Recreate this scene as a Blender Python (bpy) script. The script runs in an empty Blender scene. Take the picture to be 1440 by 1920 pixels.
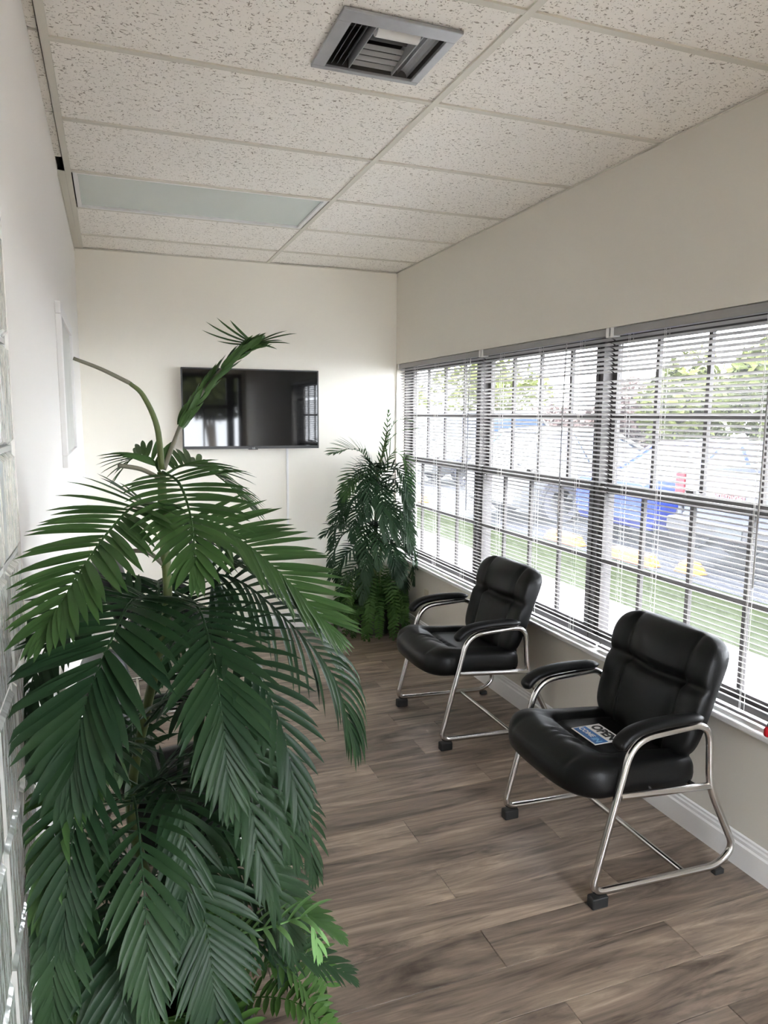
import bpy, math, random
from mathutils import Vector, Matrix

# ------------------------------------------------------------------ camera, world, lights, exposure
sc = bpy.context.scene
COL = sc.collection
cam_d = bpy.data.cameras.new('camera')
cam = bpy.data.objects.new('camera', cam_d); COL.objects.link(cam)
cam_d.sensor_fit = 'VERTICAL'; cam_d.sensor_height = 36.0; cam_d.lens = 25.4506
cam_d.clip_start = 0.05; cam_d.clip_end = 200
CR = Vector((0.93648, -0.35066, 0.006453)); CU = Vector((0.040388, 0.1261, 0.991195)); CF = Vector((0.348388, 0.927974, -0.132252))
cam.matrix_world = Matrix(((CR.x, CU.x, -CF.x, -1.08565), (CR.y, CU.y, -CF.y, -1.81971), (CR.z, CU.z, -CF.z, 1.60501), (0, 0, 0, 1)))
sc.camera = cam

world = bpy.data.worlds.new('sky'); sc.world = world; world.use_nodes = True
bg = world.node_tree.nodes['Background']
bg.inputs[0].default_value = (0.94, 0.975, 1.04, 1); bg.inputs[1].default_value = 19.0
wn = world.node_tree; wtc = wn.nodes.new('ShaderNodeTexCoord'); wsp = wn.nodes.new('ShaderNodeSeparateXYZ')     # overcast sky: three times brighter overhead than at the horizon
wmx = wn.nodes.new('ShaderNodeMapRange'); wmx.inputs[3].default_value = 0.333; wmx.inputs[4].default_value = 1.0
wvs = wn.nodes.new('ShaderNodeVectorMath'); wvs.operation = 'SCALE'; wvs.inputs[0].default_value = (0.94, 0.975, 1.04)
wn.links.new(wtc.outputs['Generated'], wsp.inputs[0]); wn.links.new(wsp.outputs['Z'], wmx.inputs[0])
wn.links.new(wmx.outputs[0], wvs.inputs['Scale']); wn.links.new(wvs.outputs[0], bg.inputs[0])
fill_sun_d = bpy.data.lights.new('fill_sun', 'SUN'); fill_sun_d.energy = 3; fill_sun_d.angle = 2.0; fill_sun_d.color = (1.0, 1.0, 1.0)
fill_sun = bpy.data.objects.new('fill_sun', fill_sun_d); COL.objects.link(fill_sun)
fill_sun.rotation_euler = Vector((-0.97, 0.2, -0.1)).to_track_quat('-Z', 'Y').to_euler()      # broad low light added on the window side to brighten the room

sc.view_settings.view_transform = 'Standard'
sc.view_settings.look = 'None'
sc.view_settings.exposure = 2.42
sc.view_settings.gamma = 1.0
sc.view_settings.use_curve_mapping = False
sc.cycles.diffuse_bounces = 10
sc.cycles.max_bounces = 14
sc.cycles.transparent_max_bounces = 24
sc.cycles.sample_clamp_indirect = 4.0
sc.cycles.caustics_refractive = False
sc.cycles.caustics_reflective = False

rnd = random.Random(7)
V = Vector
PI = math.pi
H = 2.666; XW = 0.98; XL = -1.262; YF = 3.437; YB = -3.4

# ------------------------------------------------------------------ materials
MATS = {}
def srgb(r, g, b):
    f = lambda c: (c / 255 / 12.92) if c / 255 <= 0.04045 else ((c / 255 + 0.055) / 1.055) ** 2.4
    return (f(r), f(g), f(b), 1)

def mat(name, col, rough=0.6, metal=0.0, spec=0.5, noise=0.0, nscale=20.0, bump=0.0, bscale=200.0, **kw):
    m = bpy.data.materials.new(name); m.use_nodes = True
    nt = m.node_tree; b = nt.nodes['Principled BSDF']
    c = col if len(col) == 4 else tuple(col) + (1,)
    b.inputs['Base Color'].default_value = c
    b.inputs['Roughness'].default_value = rough
    b.inputs['Metallic'].default_value = metal
    b.inputs['Specular IOR Level'].default_value = spec
    for k, v in kw.items(): b.inputs[k].default_value = v
    tc = nt.nodes.new('ShaderNodeTexCoord')
    if noise > 0:
        n = nt.nodes.new('ShaderNodeTexNoise'); n.inputs['Scale'].default_value = nscale; n.inputs['Detail'].default_value = 4
        nt.links.new(tc.outputs['Object'], n.inputs['Vector'])
        mx = nt.nodes.new('ShaderNodeMix'); mx.data_type = 'RGBA'
        mx.inputs[6].default_value = tuple(x * (1 - noise) for x in c[:3]) + (1,)
        mx.inputs[7].default_value = tuple(min(1, x * (1 + noise)) for x in c[:3]) + (1,)
        nt.links.new(n.outputs['Fac'], mx.inputs[0]); nt.links.new(mx.outputs[2], b.inputs['Base Color'])
    if bump > 0:
        n2 = nt.nodes.new('ShaderNodeTexNoise'); n2.inputs['Scale'].default_value = bscale; n2.inputs['Detail'].default_value = 3
        nt.links.new(tc.outputs['Object'], n2.inputs['Vector'])
        bp = nt.nodes.new('ShaderNodeBump'); bp.inputs['Strength'].default_value = bump; bp.inputs['Distance'].default_value = 0.002
        nt.links.new(n2.outputs['Fac'], bp.inputs['Height']); nt.links.new(bp.outputs['Normal'], b.inputs['Normal'])
    MATS[name] = m
    return m

mat('wall_paint_shaded', (0.6528, 0.6192, 0.552), 0.75, noise=0.012, nscale=3, bump=0.06, bscale=260)  # window wall paint, darkened to put its backlit shade into the colour
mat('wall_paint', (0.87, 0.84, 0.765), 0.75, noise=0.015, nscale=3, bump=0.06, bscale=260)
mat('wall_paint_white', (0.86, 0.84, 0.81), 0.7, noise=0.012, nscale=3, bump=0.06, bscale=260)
mat('white_paint', (0.82, 0.81, 0.80), 0.45)
mat('tee_metal', (0.66, 0.63, 0.55), 0.5)
mat('bronze_metal', (0.026, 0.023, 0.022), 0.6, spec=.2)
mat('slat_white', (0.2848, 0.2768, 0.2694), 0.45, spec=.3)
mat('cord_white', (0.75, 0.74, 0.72), 0.8)
mat('leather', (0.0018, 0.0018, 0.002), 0.40, spec=0.22, bump=0.25, bscale=420)
mat('chrome', (0.62, 0.60, 0.58), 0.2, 1.0)
mat('rubber', (0.0084, 0.0084, 0.0084), 0.6)
mat('black_plastic', (0.012, 0.012, 0.013), 0.3)
mat('screen_glass', (0.003, 0.003, 0.0035), 0.035, spec=0.5, IOR=1.47)
mat('logo_silver', (0.6, 0.6, 0.62), 0.3, 0.6)
mat('pot_black', (0.02, 0.02, 0.02), 0.55)
mat('soil', (0.03, 0.02, 0.013), 0.95, noise=0.5, nscale=60)
mat('trunk_green', (0.075, 0.10, 0.024), 0.55, noise=0.5, nscale=25)
mat('stalk_grey', (0.16, 0.15, 0.11), 0.6)
mat('picture_print', (0.56, 0.56, 0.53), 0.6, noise=0.12, nscale=9)
mat('lens_plastic', (0.60, 0.66, 0.63), 0.22, noise=0.02, nscale=4)
mat('vent_metal', (0.36, 0.36, 0.37), 0.42, 0.4, noise=0.12, nscale=30)
mat('vent_shaded', (0.03, 0.028, 0.026), 0.6)
mat('duct_dark', (0.05, 0.045, 0.04), 0.7)
mat('outlet_plastic', (0.56, 0.51, 0.42), 0.45)
mat('red_plastic', (0.50, 0.012, 0.02), 0.3)
mat('sign_white', (0.80, 0.79, 0.77), 0.4)
mat('sign_blue', (0.03, 0.16, 0.46), 0.4)
mat('sign_light_blue', (0.22, 0.50, 0.78), 0.4)
mat('sign_black', (0.01, 0.01, 0.01), 0.5)
mat('grout', (0.62, 0.62, 0.60), 0.8)
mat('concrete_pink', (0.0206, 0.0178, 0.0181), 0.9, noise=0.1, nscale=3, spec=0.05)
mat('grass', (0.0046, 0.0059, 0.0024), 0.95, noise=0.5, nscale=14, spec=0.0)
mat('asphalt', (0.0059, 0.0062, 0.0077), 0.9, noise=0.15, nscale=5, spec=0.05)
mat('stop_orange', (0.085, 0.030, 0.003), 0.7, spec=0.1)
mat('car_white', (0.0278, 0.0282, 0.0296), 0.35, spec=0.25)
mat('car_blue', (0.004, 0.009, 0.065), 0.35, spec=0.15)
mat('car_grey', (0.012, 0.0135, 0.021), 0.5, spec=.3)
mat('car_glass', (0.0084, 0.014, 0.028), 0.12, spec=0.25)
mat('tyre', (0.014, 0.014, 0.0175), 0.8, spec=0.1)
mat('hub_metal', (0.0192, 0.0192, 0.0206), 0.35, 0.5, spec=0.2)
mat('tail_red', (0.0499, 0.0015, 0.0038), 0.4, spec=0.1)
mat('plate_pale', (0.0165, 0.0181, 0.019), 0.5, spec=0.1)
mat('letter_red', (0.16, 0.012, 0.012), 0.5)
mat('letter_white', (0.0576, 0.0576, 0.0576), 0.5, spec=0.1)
mat('bark', (0.12, 0.09, 0.06), 0.9, noise=0.3)
mat('stucco', (0.62, 0.60, 0.58), 0.85, noise=0.03)

def leaf_mat(name, c0, c1, rough=0.45, trans=0.0):
    m = mat(name, c0, rough, spec=.18)
    nt = m.node_tree; b = nt.nodes['Principled BSDF']
    oi = nt.nodes.new('ShaderNodeObjectInfo'); tc = nt.nodes['Texture Coordinate']
    n = nt.nodes.new('ShaderNodeTexNoise'); n.inputs['Scale'].default_value = 9; n.inputs['Detail'].default_value = 3
    nt.links.new(tc.outputs['Object'], n.inputs['Vector'])
    ad = nt.nodes.new('ShaderNodeMath'); ad.operation = 'MULTIPLY_ADD'; ad.inputs[1].default_value = 0.45
    nt.links.new(oi.outputs['Random'], ad.inputs[0]); nt.links.new(n.outputs['Fac'], ad.inputs[2])
    sb = nt.nodes.new('ShaderNodeMath'); sb.operation = 'SUBTRACT'; sb.inputs[1].default_value = 0.22; sb.use_clamp = True
    nt.links.new(ad.outputs[0], sb.inputs[0])
    mx = nt.nodes.new('ShaderNodeMix'); mx.data_type = 'RGBA'
    mx.inputs[6].default_value = tuple(c0) + (1,); mx.inputs[7].default_value = tuple(c1) + (1,)
    nt.links.new(sb.outputs[0], mx.inputs[0]); nt.links.new(mx.outputs[2], b.inputs['Base Color'])
    if trans:
        out = nt.nodes['Material Output']; tr = nt.nodes.new('ShaderNodeBsdfTranslucent'); ms = nt.nodes.new('ShaderNodeMixShader')
        nt.links.new(mx.outputs[2], tr.inputs['Color']); ms.inputs[0].default_value = trans
        nt.links.new(b.outputs[0], ms.inputs[1]); nt.links.new(tr.outputs[0], ms.inputs[2]); nt.links.new(ms.outputs[0], out.inputs['Surface'])
    return m
leaf_mat('palm_leaf', (0.010, 0.028, 0.014), (0.026, 0.060, 0.022), 0.42, 0.10)
leaf_mat('young_leaf', (0.032, 0.074, 0.022), (0.060, 0.126, 0.036), 0.42, 0.15)
leaf_mat('fern_leaf', (0.035, 0.085, 0.02), (0.07, 0.15, 0.032), 0.5, 0.2)
leaf_mat('pale_leaf', (0.14, 0.28, 0.10), (0.20, 0.38, 0.14), 0.5, 0.2)
leaf_mat('bush_leaf', (0.013, 0.018, 0.003), (0.034, 0.038, 0.005), 0.9, 0.2)
leaf_mat('pink_leaf', (0.026, 0.018, 0.016), (0.046, 0.031, 0.028), 0.9, 0.2)

def tile_mat():
    m = mat('ceiling_tile_board', (0.74, 0.70, 0.64), 0.9)
    nt = m.node_tree; b = nt.nodes['Principled BSDF']; tc = nt.nodes['Texture Coordinate']; oi = nt.nodes.new('ShaderNodeObjectInfo')
    off = nt.nodes.new('ShaderNodeVectorMath'); off.operation = 'MULTIPLY_ADD'
    cb = nt.nodes.new('ShaderNodeCombineXYZ')
    for i in range(3): nt.links.new(oi.outputs['Random'], cb.inputs[i])
    off.inputs[1].default_value = (40, 23, 11)
    nt.links.new(cb.outputs[0], off.inputs[0]); nt.links.new(tc.outputs['Object'], off.inputs[2])
    masks = []
    for sx, sy, lo in ((60, 120, 0.655), (125, 70, 0.665), (150, 170, 0.67)):
        mp = nt.nodes.new('ShaderNodeVectorMath'); mp.operation = 'MULTIPLY'; mp.inputs[1].default_value = (sx, sy, 1)
        n = nt.nodes.new('ShaderNodeTexNoise'); n.inputs['Scale'].default_value = 1.0; n.inputs['Detail'].default_value = 1.5
        n.inputs['Distortion'].default_value = 0.6
        nt.links.new(off.outputs[0], mp.inputs[0]); nt.links.new(mp.outputs[0], n.inputs['Vector'])
        mr = nt.nodes.new('ShaderNodeMapRange'); mr.inputs[1].default_value = lo; mr.inputs[2].default_value = lo + 0.035
        nt.links.new(n.outputs['Fac'], mr.inputs[0]); masks.append(mr)
    a = nt.nodes.new('ShaderNodeMath'); a.operation = 'MAXIMUM'; c = nt.nodes.new('ShaderNodeMath'); c.operation = 'MAXIMUM'
    nt.links.new(masks[0].outputs[0], a.inputs[0]); nt.links.new(masks[1].outputs[0], a.inputs[1])
    nt.links.new(a.outputs[0], c.inputs[0]); nt.links.new(masks[2].outputs[0], c.inputs[1])
    mx = nt.nodes.new('ShaderNodeMix'); mx.data_type = 'RGBA'
    mx.inputs[6].default_value = (0.92, 0.885, 0.83, 1); mx.inputs[7].default_value = (0.36, 0.32, 0.27, 1)
    nt.links.new(c.outputs[0], mx.inputs[0]); nt.links.new(mx.outputs[2], b.inputs['Base Color'])
    bp = nt.nodes.new('ShaderNodeBump'); bp.inputs['Strength'].default_value = 0.5; bp.inputs['Distance'].default_value = 0.003; bp.invert = True
    nt.links.new(c.outputs[0], bp.inputs['Height']); nt.links.new(bp.outputs['Normal'], b.inputs['Normal'])
tile_mat()

def plank_mat():
    m = mat('plank_wood', (0.15, 0.11, 0.08), 0.36)
    nt = m.node_tree; b = nt.nodes['Principled BSDF']; tc = nt.nodes['Texture Coordinate']; oi = nt.nodes.new('ShaderNodeObjectInfo')
    cb = nt.nodes.new('ShaderNodeCombineXYZ')
    for i in range(3): nt.links.new(oi.outputs['Random'], cb.inputs[i])
    off = nt.nodes.new('ShaderNodeVectorMath'); off.operation = 'MULTIPLY_ADD'; off.inputs[1].default_value = (31, 17, 7)
    nt.links.new(cb.outputs[0], off.inputs[0]); nt.links.new(tc.outputs['Object'], off.inputs[2])
    def nz(sx, sy, det, dist):
        mp = nt.nodes.new('ShaderNodeVectorMath'); mp.operation = 'MULTIPLY'; mp.inputs[1].default_value = (sx, sy, 1)
        n = nt.nodes.new('ShaderNodeTexNoise'); n.inputs['Scale'].default_value = 1; n.inputs['Detail'].default_value = det; n.inputs['Distortion'].default_value = dist
        n.inputs['Roughness'].default_value = 0.62
        nt.links.new(off.outputs[0], mp.inputs[0]); nt.links.new(mp.outputs[0], n.inputs['Vector']); return n
    g1 = nz(1.5, 11, 6, 1.6); g2 = nz(5, 75, 3, 0.6); g3 = nz(2.2, 22, 4, 1.8)
    r1 = nt.nodes.new('ShaderNodeValToRGB')
    el = r1.color_ramp.elements
    el[0].position = 0.30; el[0].color = (0.075, 0.054, 0.041, 1)
    el[1].position = 0.72; el[1].color = (0.46, 0.36, 0.275, 1)
    e = el.new(0.47); e.color = (0.215, 0.165, 0.130, 1)
    e = el.new(0.58); e.color = (0.30, 0.232, 0.178, 1)
    nt.links.new(g1.outputs['Fac'], r1.inputs[0])
    mr = nt.nodes.new('ShaderNodeMapRange'); mr.inputs[1].default_value = 0.3; mr.inputs[2].default_value = 0.7; mr.inputs[3].default_value = 0.78; mr.inputs[4].default_value = 1.16
    nt.links.new(g2.outputs['Fac'], mr.inputs[0])
    mr3 = nt.nodes.new('ShaderNodeMapRange'); mr3.inputs[1].default_value = 0.60; mr3.inputs[2].default_value = 0.72; mr3.inputs[3].default_value = 1.0; mr3.inputs[4].default_value = 0.50
    nt.links.new(g3.outputs['Fac'], mr3.inputs[0])
    mrr = nt.nodes.new('ShaderNodeMapRange'); mrr.inputs[3].default_value = 0.80; mrr.inputs[4].default_value = 1.18
    nt.links.new(oi.outputs['Random'], mrr.inputs[0])
    p = nt.nodes.new('ShaderNodeMath'); p.operation = 'MULTIPLY'; p2 = nt.nodes.new('ShaderNodeMath'); p2.operation = 'MULTIPLY'
    nt.links.new(mr.outputs[0], p.inputs[0]); nt.links.new(mr3.outputs[0], p.inputs[1])
    nt.links.new(p.outputs[0], p2.inputs[0]); nt.links.new(mrr.outputs[0], p2.inputs[1])
    sc_ = nt.nodes.new('ShaderNodeVectorMath'); sc_.operation = 'SCALE'
    nt.links.new(r1.outputs[0], sc_.inputs[0]); nt.links.new(p2.outputs[0], sc_.inputs['Scale'])
    nt.links.new(sc_.outputs[0], b.inputs['Base Color'])
    bp = nt.nodes.new('ShaderNodeBump'); bp.inputs['Strength'].default_value = 0.12; bp.inputs['Distance'].default_value = 0.002
    nt.links.new(g2.outputs['Fac'], bp.inputs['Height']); nt.links.new(bp.outputs['Normal'], b.inputs['Normal'])
plank_mat()

def glass_mat():
    m = bpy.data.materials.new('hazy_glass'); m.use_nodes = True; nt = m.node_tree
    nt.nodes.remove(nt.nodes['Principled BSDF']); out = nt.nodes['Material Output']
    tr = nt.nodes.new('ShaderNodeBsdfTransparent'); tr.inputs[0].default_value = (0.97, 0.98, 0.98, 1)
    di = nt.nodes.new('ShaderNodeBsdfTranslucent'); di.inputs[0].default_value = (0.85, 0.87, 0.95, 1)
    gl = nt.nodes.new('ShaderNodeBsdfGlossy'); gl.inputs['Roughness'].default_value = 0.03
    m1 = nt.nodes.new('ShaderNodeMixShader'); m1.inputs[0].default_value = 0.0025  # small translucent share puts glare haze into the panes
    m2 = nt.nodes.new('ShaderNodeMixShader'); m2.inputs[0].default_value = 0.04
    nt.links.new(tr.outputs[0], m1.inputs[1]); nt.links.new(di.outputs[0], m1.inputs[2])
    nt.links.new(m1.outputs[0], m2.inputs[1]); nt.links.new(gl.outputs[0], m2.inputs[2])
    nt.links.new(m2.outputs[0], out.inputs['Surface']); MATS['hazy_glass'] = m
glass_mat()

def block_mat():
    m = mat('block_glass', (0.80, 0.84, 0.82), 0.12)
    nt = m.node_tree; b = nt.nodes['Principled BSDF']; tc = nt.nodes['Texture Coordinate']
    b.inputs['Transmission Weight'].default_value = 0.55
    n = nt.nodes.new('ShaderNodeTexNoise'); n.inputs['Scale'].default_value = 1; n.inputs['Detail'].default_value = 1
    mp = nt.nodes.new('ShaderNodeVectorMath'); mp.operation = 'MULTIPLY'; mp.inputs[1].default_value = (30, 45, 14)
    nt.links.new(tc.outputs['Object'], mp.inputs[0]); nt.links.new(mp.outputs[0], n.inputs['Vector'])
    bp = nt.nodes.new('ShaderNodeBump'); bp.inputs['Strength'].default_value = 0.8; bp.inputs['Distance'].default_value = 0.01
    nt.links.new(n.outputs['Fac'], bp.inputs['Height']); nt.links.new(bp.outputs['Normal'], b.inputs['Normal'])
block_mat()

# ------------------------------------------------------------------ helpers
class MB:
    def __init__(s): s.v = []; s.f = []; s.mi = []
    def add(s, vs, fs, mi=0):
        o = len(s.v); s.v += [tuple(p) for p in vs]; s.f += [tuple(i + o for i in f) for f in fs]; s.mi += [mi] * len(fs)
    def box(s, x0, x1, y0, y1, z0, z1, mi=0):
        s.add([(x0, y0, z0), (x1, y0, z0), (x1, y1, z0), (x0, y1, z0), (x0, y0, z1), (x1, y0, z1), (x1, y1, z1), (x0, y1, z1)],
              [(0, 3, 2, 1), (4, 5, 6, 7), (0, 1, 5, 4), (1, 2, 6, 5), (2, 3, 7, 6), (3, 0, 4, 7)], mi)
    def tube(s, pts, r, n=10, closed=False, cap=True, mi=0, up=V((0, 0, 1)), ry=None):
        pts = [V(p) for p in pts]; N = len(pts); rings = []
        rs = r if isinstance(r, (list, tuple)) else [r] * N
        prev = None
        for i, p in enumerate(pts):
            a = pts[i - 1] if (i > 0 or closed) else p; c = pts[(i + 1) % N] if (i < N - 1 or closed) else p
            t = (c - a).normalized()
            if prev is None:
                q = up if abs(t.dot(up)) < 0.95 else V((1, 0, 0))
                nrm = (q - t * q.dot(t)).normalized()
            else:
                nrm = (prev - t * prev.dot(t)).normalized()
            prev = nrm; bn = t.cross(nrm)
            k = 1.0 if ry is None else ry
            rings.append([p + nrm * (rs[i] * k * math.cos(2 * PI * j / n)) + bn * (rs[i] * math.sin(2 * PI * j / n)) for j in range(n)])
        vs = [q for rg in rings for q in rg]; fs = []
        M = N if closed else N - 1
        for i in range(M):
            i2 = (i + 1) % N
            for j in range(n): fs.append((i * n + j, i * n + (j + 1) % n, i2 * n + (j + 1) % n, i2 * n + j))
        if cap and not closed:
            fs.append(tuple(range(n - 1, -1, -1))); fs.append(tuple((N - 1) * n + j for j in range(n)))
        s.add(vs, fs, mi)
    def lathe(s, prof, c, n=24, mi=0):
        vs = []; fs = []
        for r, z in prof:
            for j in range(n): vs.append((c[0] + r * math.cos(2 * PI * j / n), c[1] + r * math.sin(2 * PI * j / n), c[2] + z))
        for i in range(len(prof) - 1):
            for j in range(n): fs.append((i * n + j, i * n + (j + 1) % n, (i + 1) * n + (j + 1) % n, (i + 1) * n + j))
        if prof[0][0] > 1e-5: fs.append(tuple(range(n - 1, -1, -1)))
        if prof[-1][0] > 1e-5: fs.append(tuple((len(prof) - 1) * n + j for j in range(n)))
        s.add(vs, fs, mi)
    def mesh(s, name, mats, smooth=False):
        me = bpy.data.meshes.new(name); me.from_pydata(s.v, [], s.f)
        for m in ([mats] if isinstance(mats, str) else mats): me.materials.append(MATS[m])
        if any(s.mi): me.polygons.foreach_set('material_index', s.mi)
        if smooth: me.polygons.foreach_set('use_smooth', [True] * len(me.polygons))
        me.update(); return me
    def build(s, name, mats, parent=None, smooth=False, bevel=0.0, sharp=None, segs=2):
        me = s.mesh(name, mats, smooth)
        return link(name, me, parent, bevel, sharp, segs)

def link(name, me, parent=None, bevel=0.0, sharp=None, segs=2, loc=None):
    o = bpy.data.objects.new(name, me); COL.objects.link(o)
    if parent is not None: o.parent = parent
    if loc is not None: o.location = loc
    if bevel > 0:
        b = o.modifiers.new('bevel', 'BEVEL'); b.width = bevel; b.segments = segs; b.limit_method = 'ANGLE'; b.angle_limit = 0.6
    if sharp: me.set_sharp_from_angle(angle=math.radians(sharp))
    return o

def tag(o, label=None, cat=None, group=None, kind=None):
    if label: o['label'] = label
    if cat: o['category'] = cat
    if group: o['group'] = group
    if kind: o['kind'] = kind
    return o
def thing(name, loc, label, cat, group=None, rz=0.0):
    o = bpy.data.objects.new(name, None); COL.objects.link(o); o.location = loc; o.rotation_euler = (0, 0, rz); o.empty_display_size = 0.1
    return tag(o, label, cat, group)
def struct(o): o['kind'] = 'structure'; return o
def copy_tree(o, parent=None):
    c = o.copy(); COL.objects.link(c); c.parent = parent
    for ch in o.children: copy_tree(ch, c)
    return c
def catmull(pts, per=8, closed=False):
    pts = [V(p) for p in pts]; n = len(pts); out = []
    rng = n if closed else n - 1
    for i in range(rng):
        p1, p2 = pts[i], pts[(i + 1) % n]
        p0 = pts[i - 1] if (i > 0 or closed) else p1 * 2 - p2
        p3 = pts[(i + 2) % n] if (i + 2 < n or closed) else p2 * 2 - p1
        for k in range(per):
            t = k / per
            out.append(0.5 * ((2 * p1) + (p2 - p0) * t + (2 * p0 - 5 * p1 + 4 * p2 - p3) * t * t + (3 * p1 - p0 - 3 * p2 + p3) * t ** 3))
    if not closed: out.append(pts[-1])
    return out
def fillet(pts, rad, per=6, closed=False):
    pts = [V(p) for p in pts]; n = len(pts); out = []
    for i, p in enumerate(pts):
        r = rad[i] if isinstance(rad, (list, tuple)) else rad
        if (not closed and i in (0, n - 1)) or r <= 0: out.append(p); continue
        a = (pts[i - 1] - p); b = (pts[(i + 1) % n] - p); la, lb = a.length, b.length
        a.normalize(); b.normalize(); d = min(r, la * 0.49, lb * 0.49)
        for k in range(per + 1):
            t = k / per
            out.append((p + a * d) * (1 - t) ** 2 + p * (2 * t * (1 - t)) + (p + b * d) * t * t)
    return out
def text_mesh(body, size, extrude=0.0004, bold=0.0):
    cu = bpy.data.curves.new('text', 'FONT'); cu.body = body; cu.size = size; cu.extrude = extrude; cu.offset = bold
    cu.align_x = 'CENTER'; cu.align_y = 'CENTER'; cu.resolution_u = 3
    o = bpy.data.objects.new('text', cu); COL.objects.link(o)
    dg = bpy.context.evaluated_depsgraph_get(); me = bpy.data.meshes.new_from_object(o.evaluated_get(dg))
    bpy.data.objects.remove(o); bpy.data.curves.remove(cu)
    return me

# ================================================================== LARGE STRUCTURE
# floor: slab with each plank laid on it
m = MB(); m.box(XL - 0.1, XW + 0.15, YB - 0.1, YF + 0.1, -0.12, -0.008)
floor = struct(m.build('floor', 'soil'))
PW = 0.1651; PL = 1.22
fixed = {1: -0.065, 0: 0.50, -1: -0.06, 2: 0.47, 3: -0.055, -2: 0.515}
pmesh = {}
r_ = random.Random(3)
k = -21
while True:
    y0 = 0.025 + k * PW
    if y0 > YF: break
    off = fixed.get(k, r_.uniform(-0.6, 0.6))
    x = off - 3 * PL
    while x < XW:
        a, b = max(x, XL), min(x + PL, XW)
        y1 = min(y0 + PW, YF); ya = max(y0, YB)
        if b - a > 0.03 and y1 - ya > 0.01:
            key = (round(b - a, 3), round(y1 - ya, 3))
            if key not in pmesh:
                g = 0.0006; lx, ly = key[0] / 2 - g, key[1] / 2 - g; c = 0.0012
                q = MB()
                vs = [(-lx, -ly, -0.008), (lx, -ly, -0.008), (lx, ly, -0.008), (-lx, ly, -0.008), (-lx, -ly, -c), (lx, -ly, -c), (lx, ly, -c), (-lx, ly, -c),
                      (-lx + c, -ly + c, 0), (lx - c, -ly + c, 0), (lx - c, ly - c, 0), (-lx + c, ly - c, 0)]
                fs = [(3, 2, 1, 0), (8, 9, 10, 11)] + [(i, (i + 1) % 4, 4 + (i + 1) % 4, 4 + i) for i in range(4)] + [(4 + i, 4 + (i + 1) % 4, 8 + (i + 1) % 4, 8 + i) for i in range(4)]
                q.add(vs, fs); pmesh[key] = q.mesh('plank', 'plank_wood')
            link('plank', pmesh[key], floor, loc=((a + b) / 2, (ya + y1) / 2, 0))
        x += PL
    k += 1

# ceiling: deck, hung grid bars and one object per board
m = MB(); m.box(XL - 0.1, XW + 0.15, YB - 0.1, YF + 0.1, H + 0.13, H + 0.2)
ceiling = struct(m.build('ceiling', 'duct_dark'))
T = 0.6096; TW = 0.012
xs = [XL, -1.2192, 0.0, XW]
def bar(x0, x1, y0, y1, z=H):
    q = MB(); q.box(x0, x1, y0, y1, z, z + 0.006); q.box((x0 * .55 + x1 * .45) if x1 - x0 < .1 else x0, (x0 * .45 + x1 * .55) if x1 - x0 < .1 else x1, (y0 * .55 + y1 * .45) if y1 - y0 < .1 else y0, (y0 * .45 + y1 * .55) if y1 - y0 < .1 else y1, z + 0.006, z + 0.035)
    q.build('grid_bar', 'tee_metal', ceiling)
for x in xs[1:3]: bar(x - TW, x + TW, YB, YF)
ks = range(-5, 6)
for k in ks:
    y = k * T
    bar(-1.2192 + TW, -TW, y - TW, y + TW, H + 0.0006); bar(TW, XW, y - TW, y + TW, H + 0.0006)
tl = {}
def board(x0, x1, y0, y1, z, th=0.014):
    key = (round(x1 - x0, 3), round(y1 - y0, 3))
    if key not in tl:
        q = MB(); a, b = key[0] / 2, key[1] / 2; q.box(-a, a, -b, b, 0, th); tl[key] = q.mesh('ceiling_tile', 'ceiling_tile_board')
    return link('ceiling_tile', tl[key], ceiling, loc=((x0 + x1) / 2, (y0 + y1) / 2, z))
ys = [YB] + [k * T for k in ks] + [YF]
VX0, VX1, VY0, VY1 = -0.469, -0.119, 0.145, 0.488
for i in range(len(ys) - 1):
    y0, y1 = ys[i], ys[i + 1]
    board(0.002, XW - 0.002, y0 + 0.002, y1 - 0.002, H + 0.0065)
    kk = round(y0 / T)
    if i > 0 and kk == 3: continue                                   # light fitting sits here
    if i > 0 and kk == 0:                                            # board cut round the vent
        q = MB(); g = 0.010
        q.box(-1.217, VX0 + g, y0 + .002, y1 - .002, 0, .014); q.box(VX1 - g, -0.002, y0 + .002, y1 - .002, 0, .014)
        q.box(VX0 + g, VX1 - g, y0 + .002, VY0 + g, 0, .014); q.box(VX0 + g, VX1 - g, VY1 - g, y1 - .002, 0, .014)
        o = q.build('ceiling_tile', 'ceiling_tile_board', ceiling); o.location.z = H + 0.0065
        continue
    board(-1.217, -0.002, y0 + 0.002, y1 - 0.002, H + 0.0065)
# narrow cut pieces against the left wall with an open slit beside the bar
for a, b in ((-1.7, -0.9), (-0.9, -0.3), (-0.3, 0.59), (0.602, 1.19), (1.20, 1.69)):
    board(XL + 0.0005, XL + 0.026, a, b - 0.006, H + 0.012, 0.014)
m = MB(); m.box(XL, -1.232, 1.84, YF, H + 0.001, H + 0.004); m.box(XL, XL + 0.002, 1.84, YF, H - 0.02, H + 0.004)
struct(m.build('trim_1', 'tee_metal'))
m = MB(); m.box(XL, XW, YF - 0.016, YF, H - 0.001, H + 0.002); m.box(XL, XW, YF - 0.002, YF, H - 0.004, H + 0.002)
struct(m.build('trim_2', 'tee_metal'))
m = MB(); m.box(XW - 0.012, XW, YB, YF, H - 0.001, H + 0.002)
struct(m.build('trim_3', 'tee_metal'))

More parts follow.
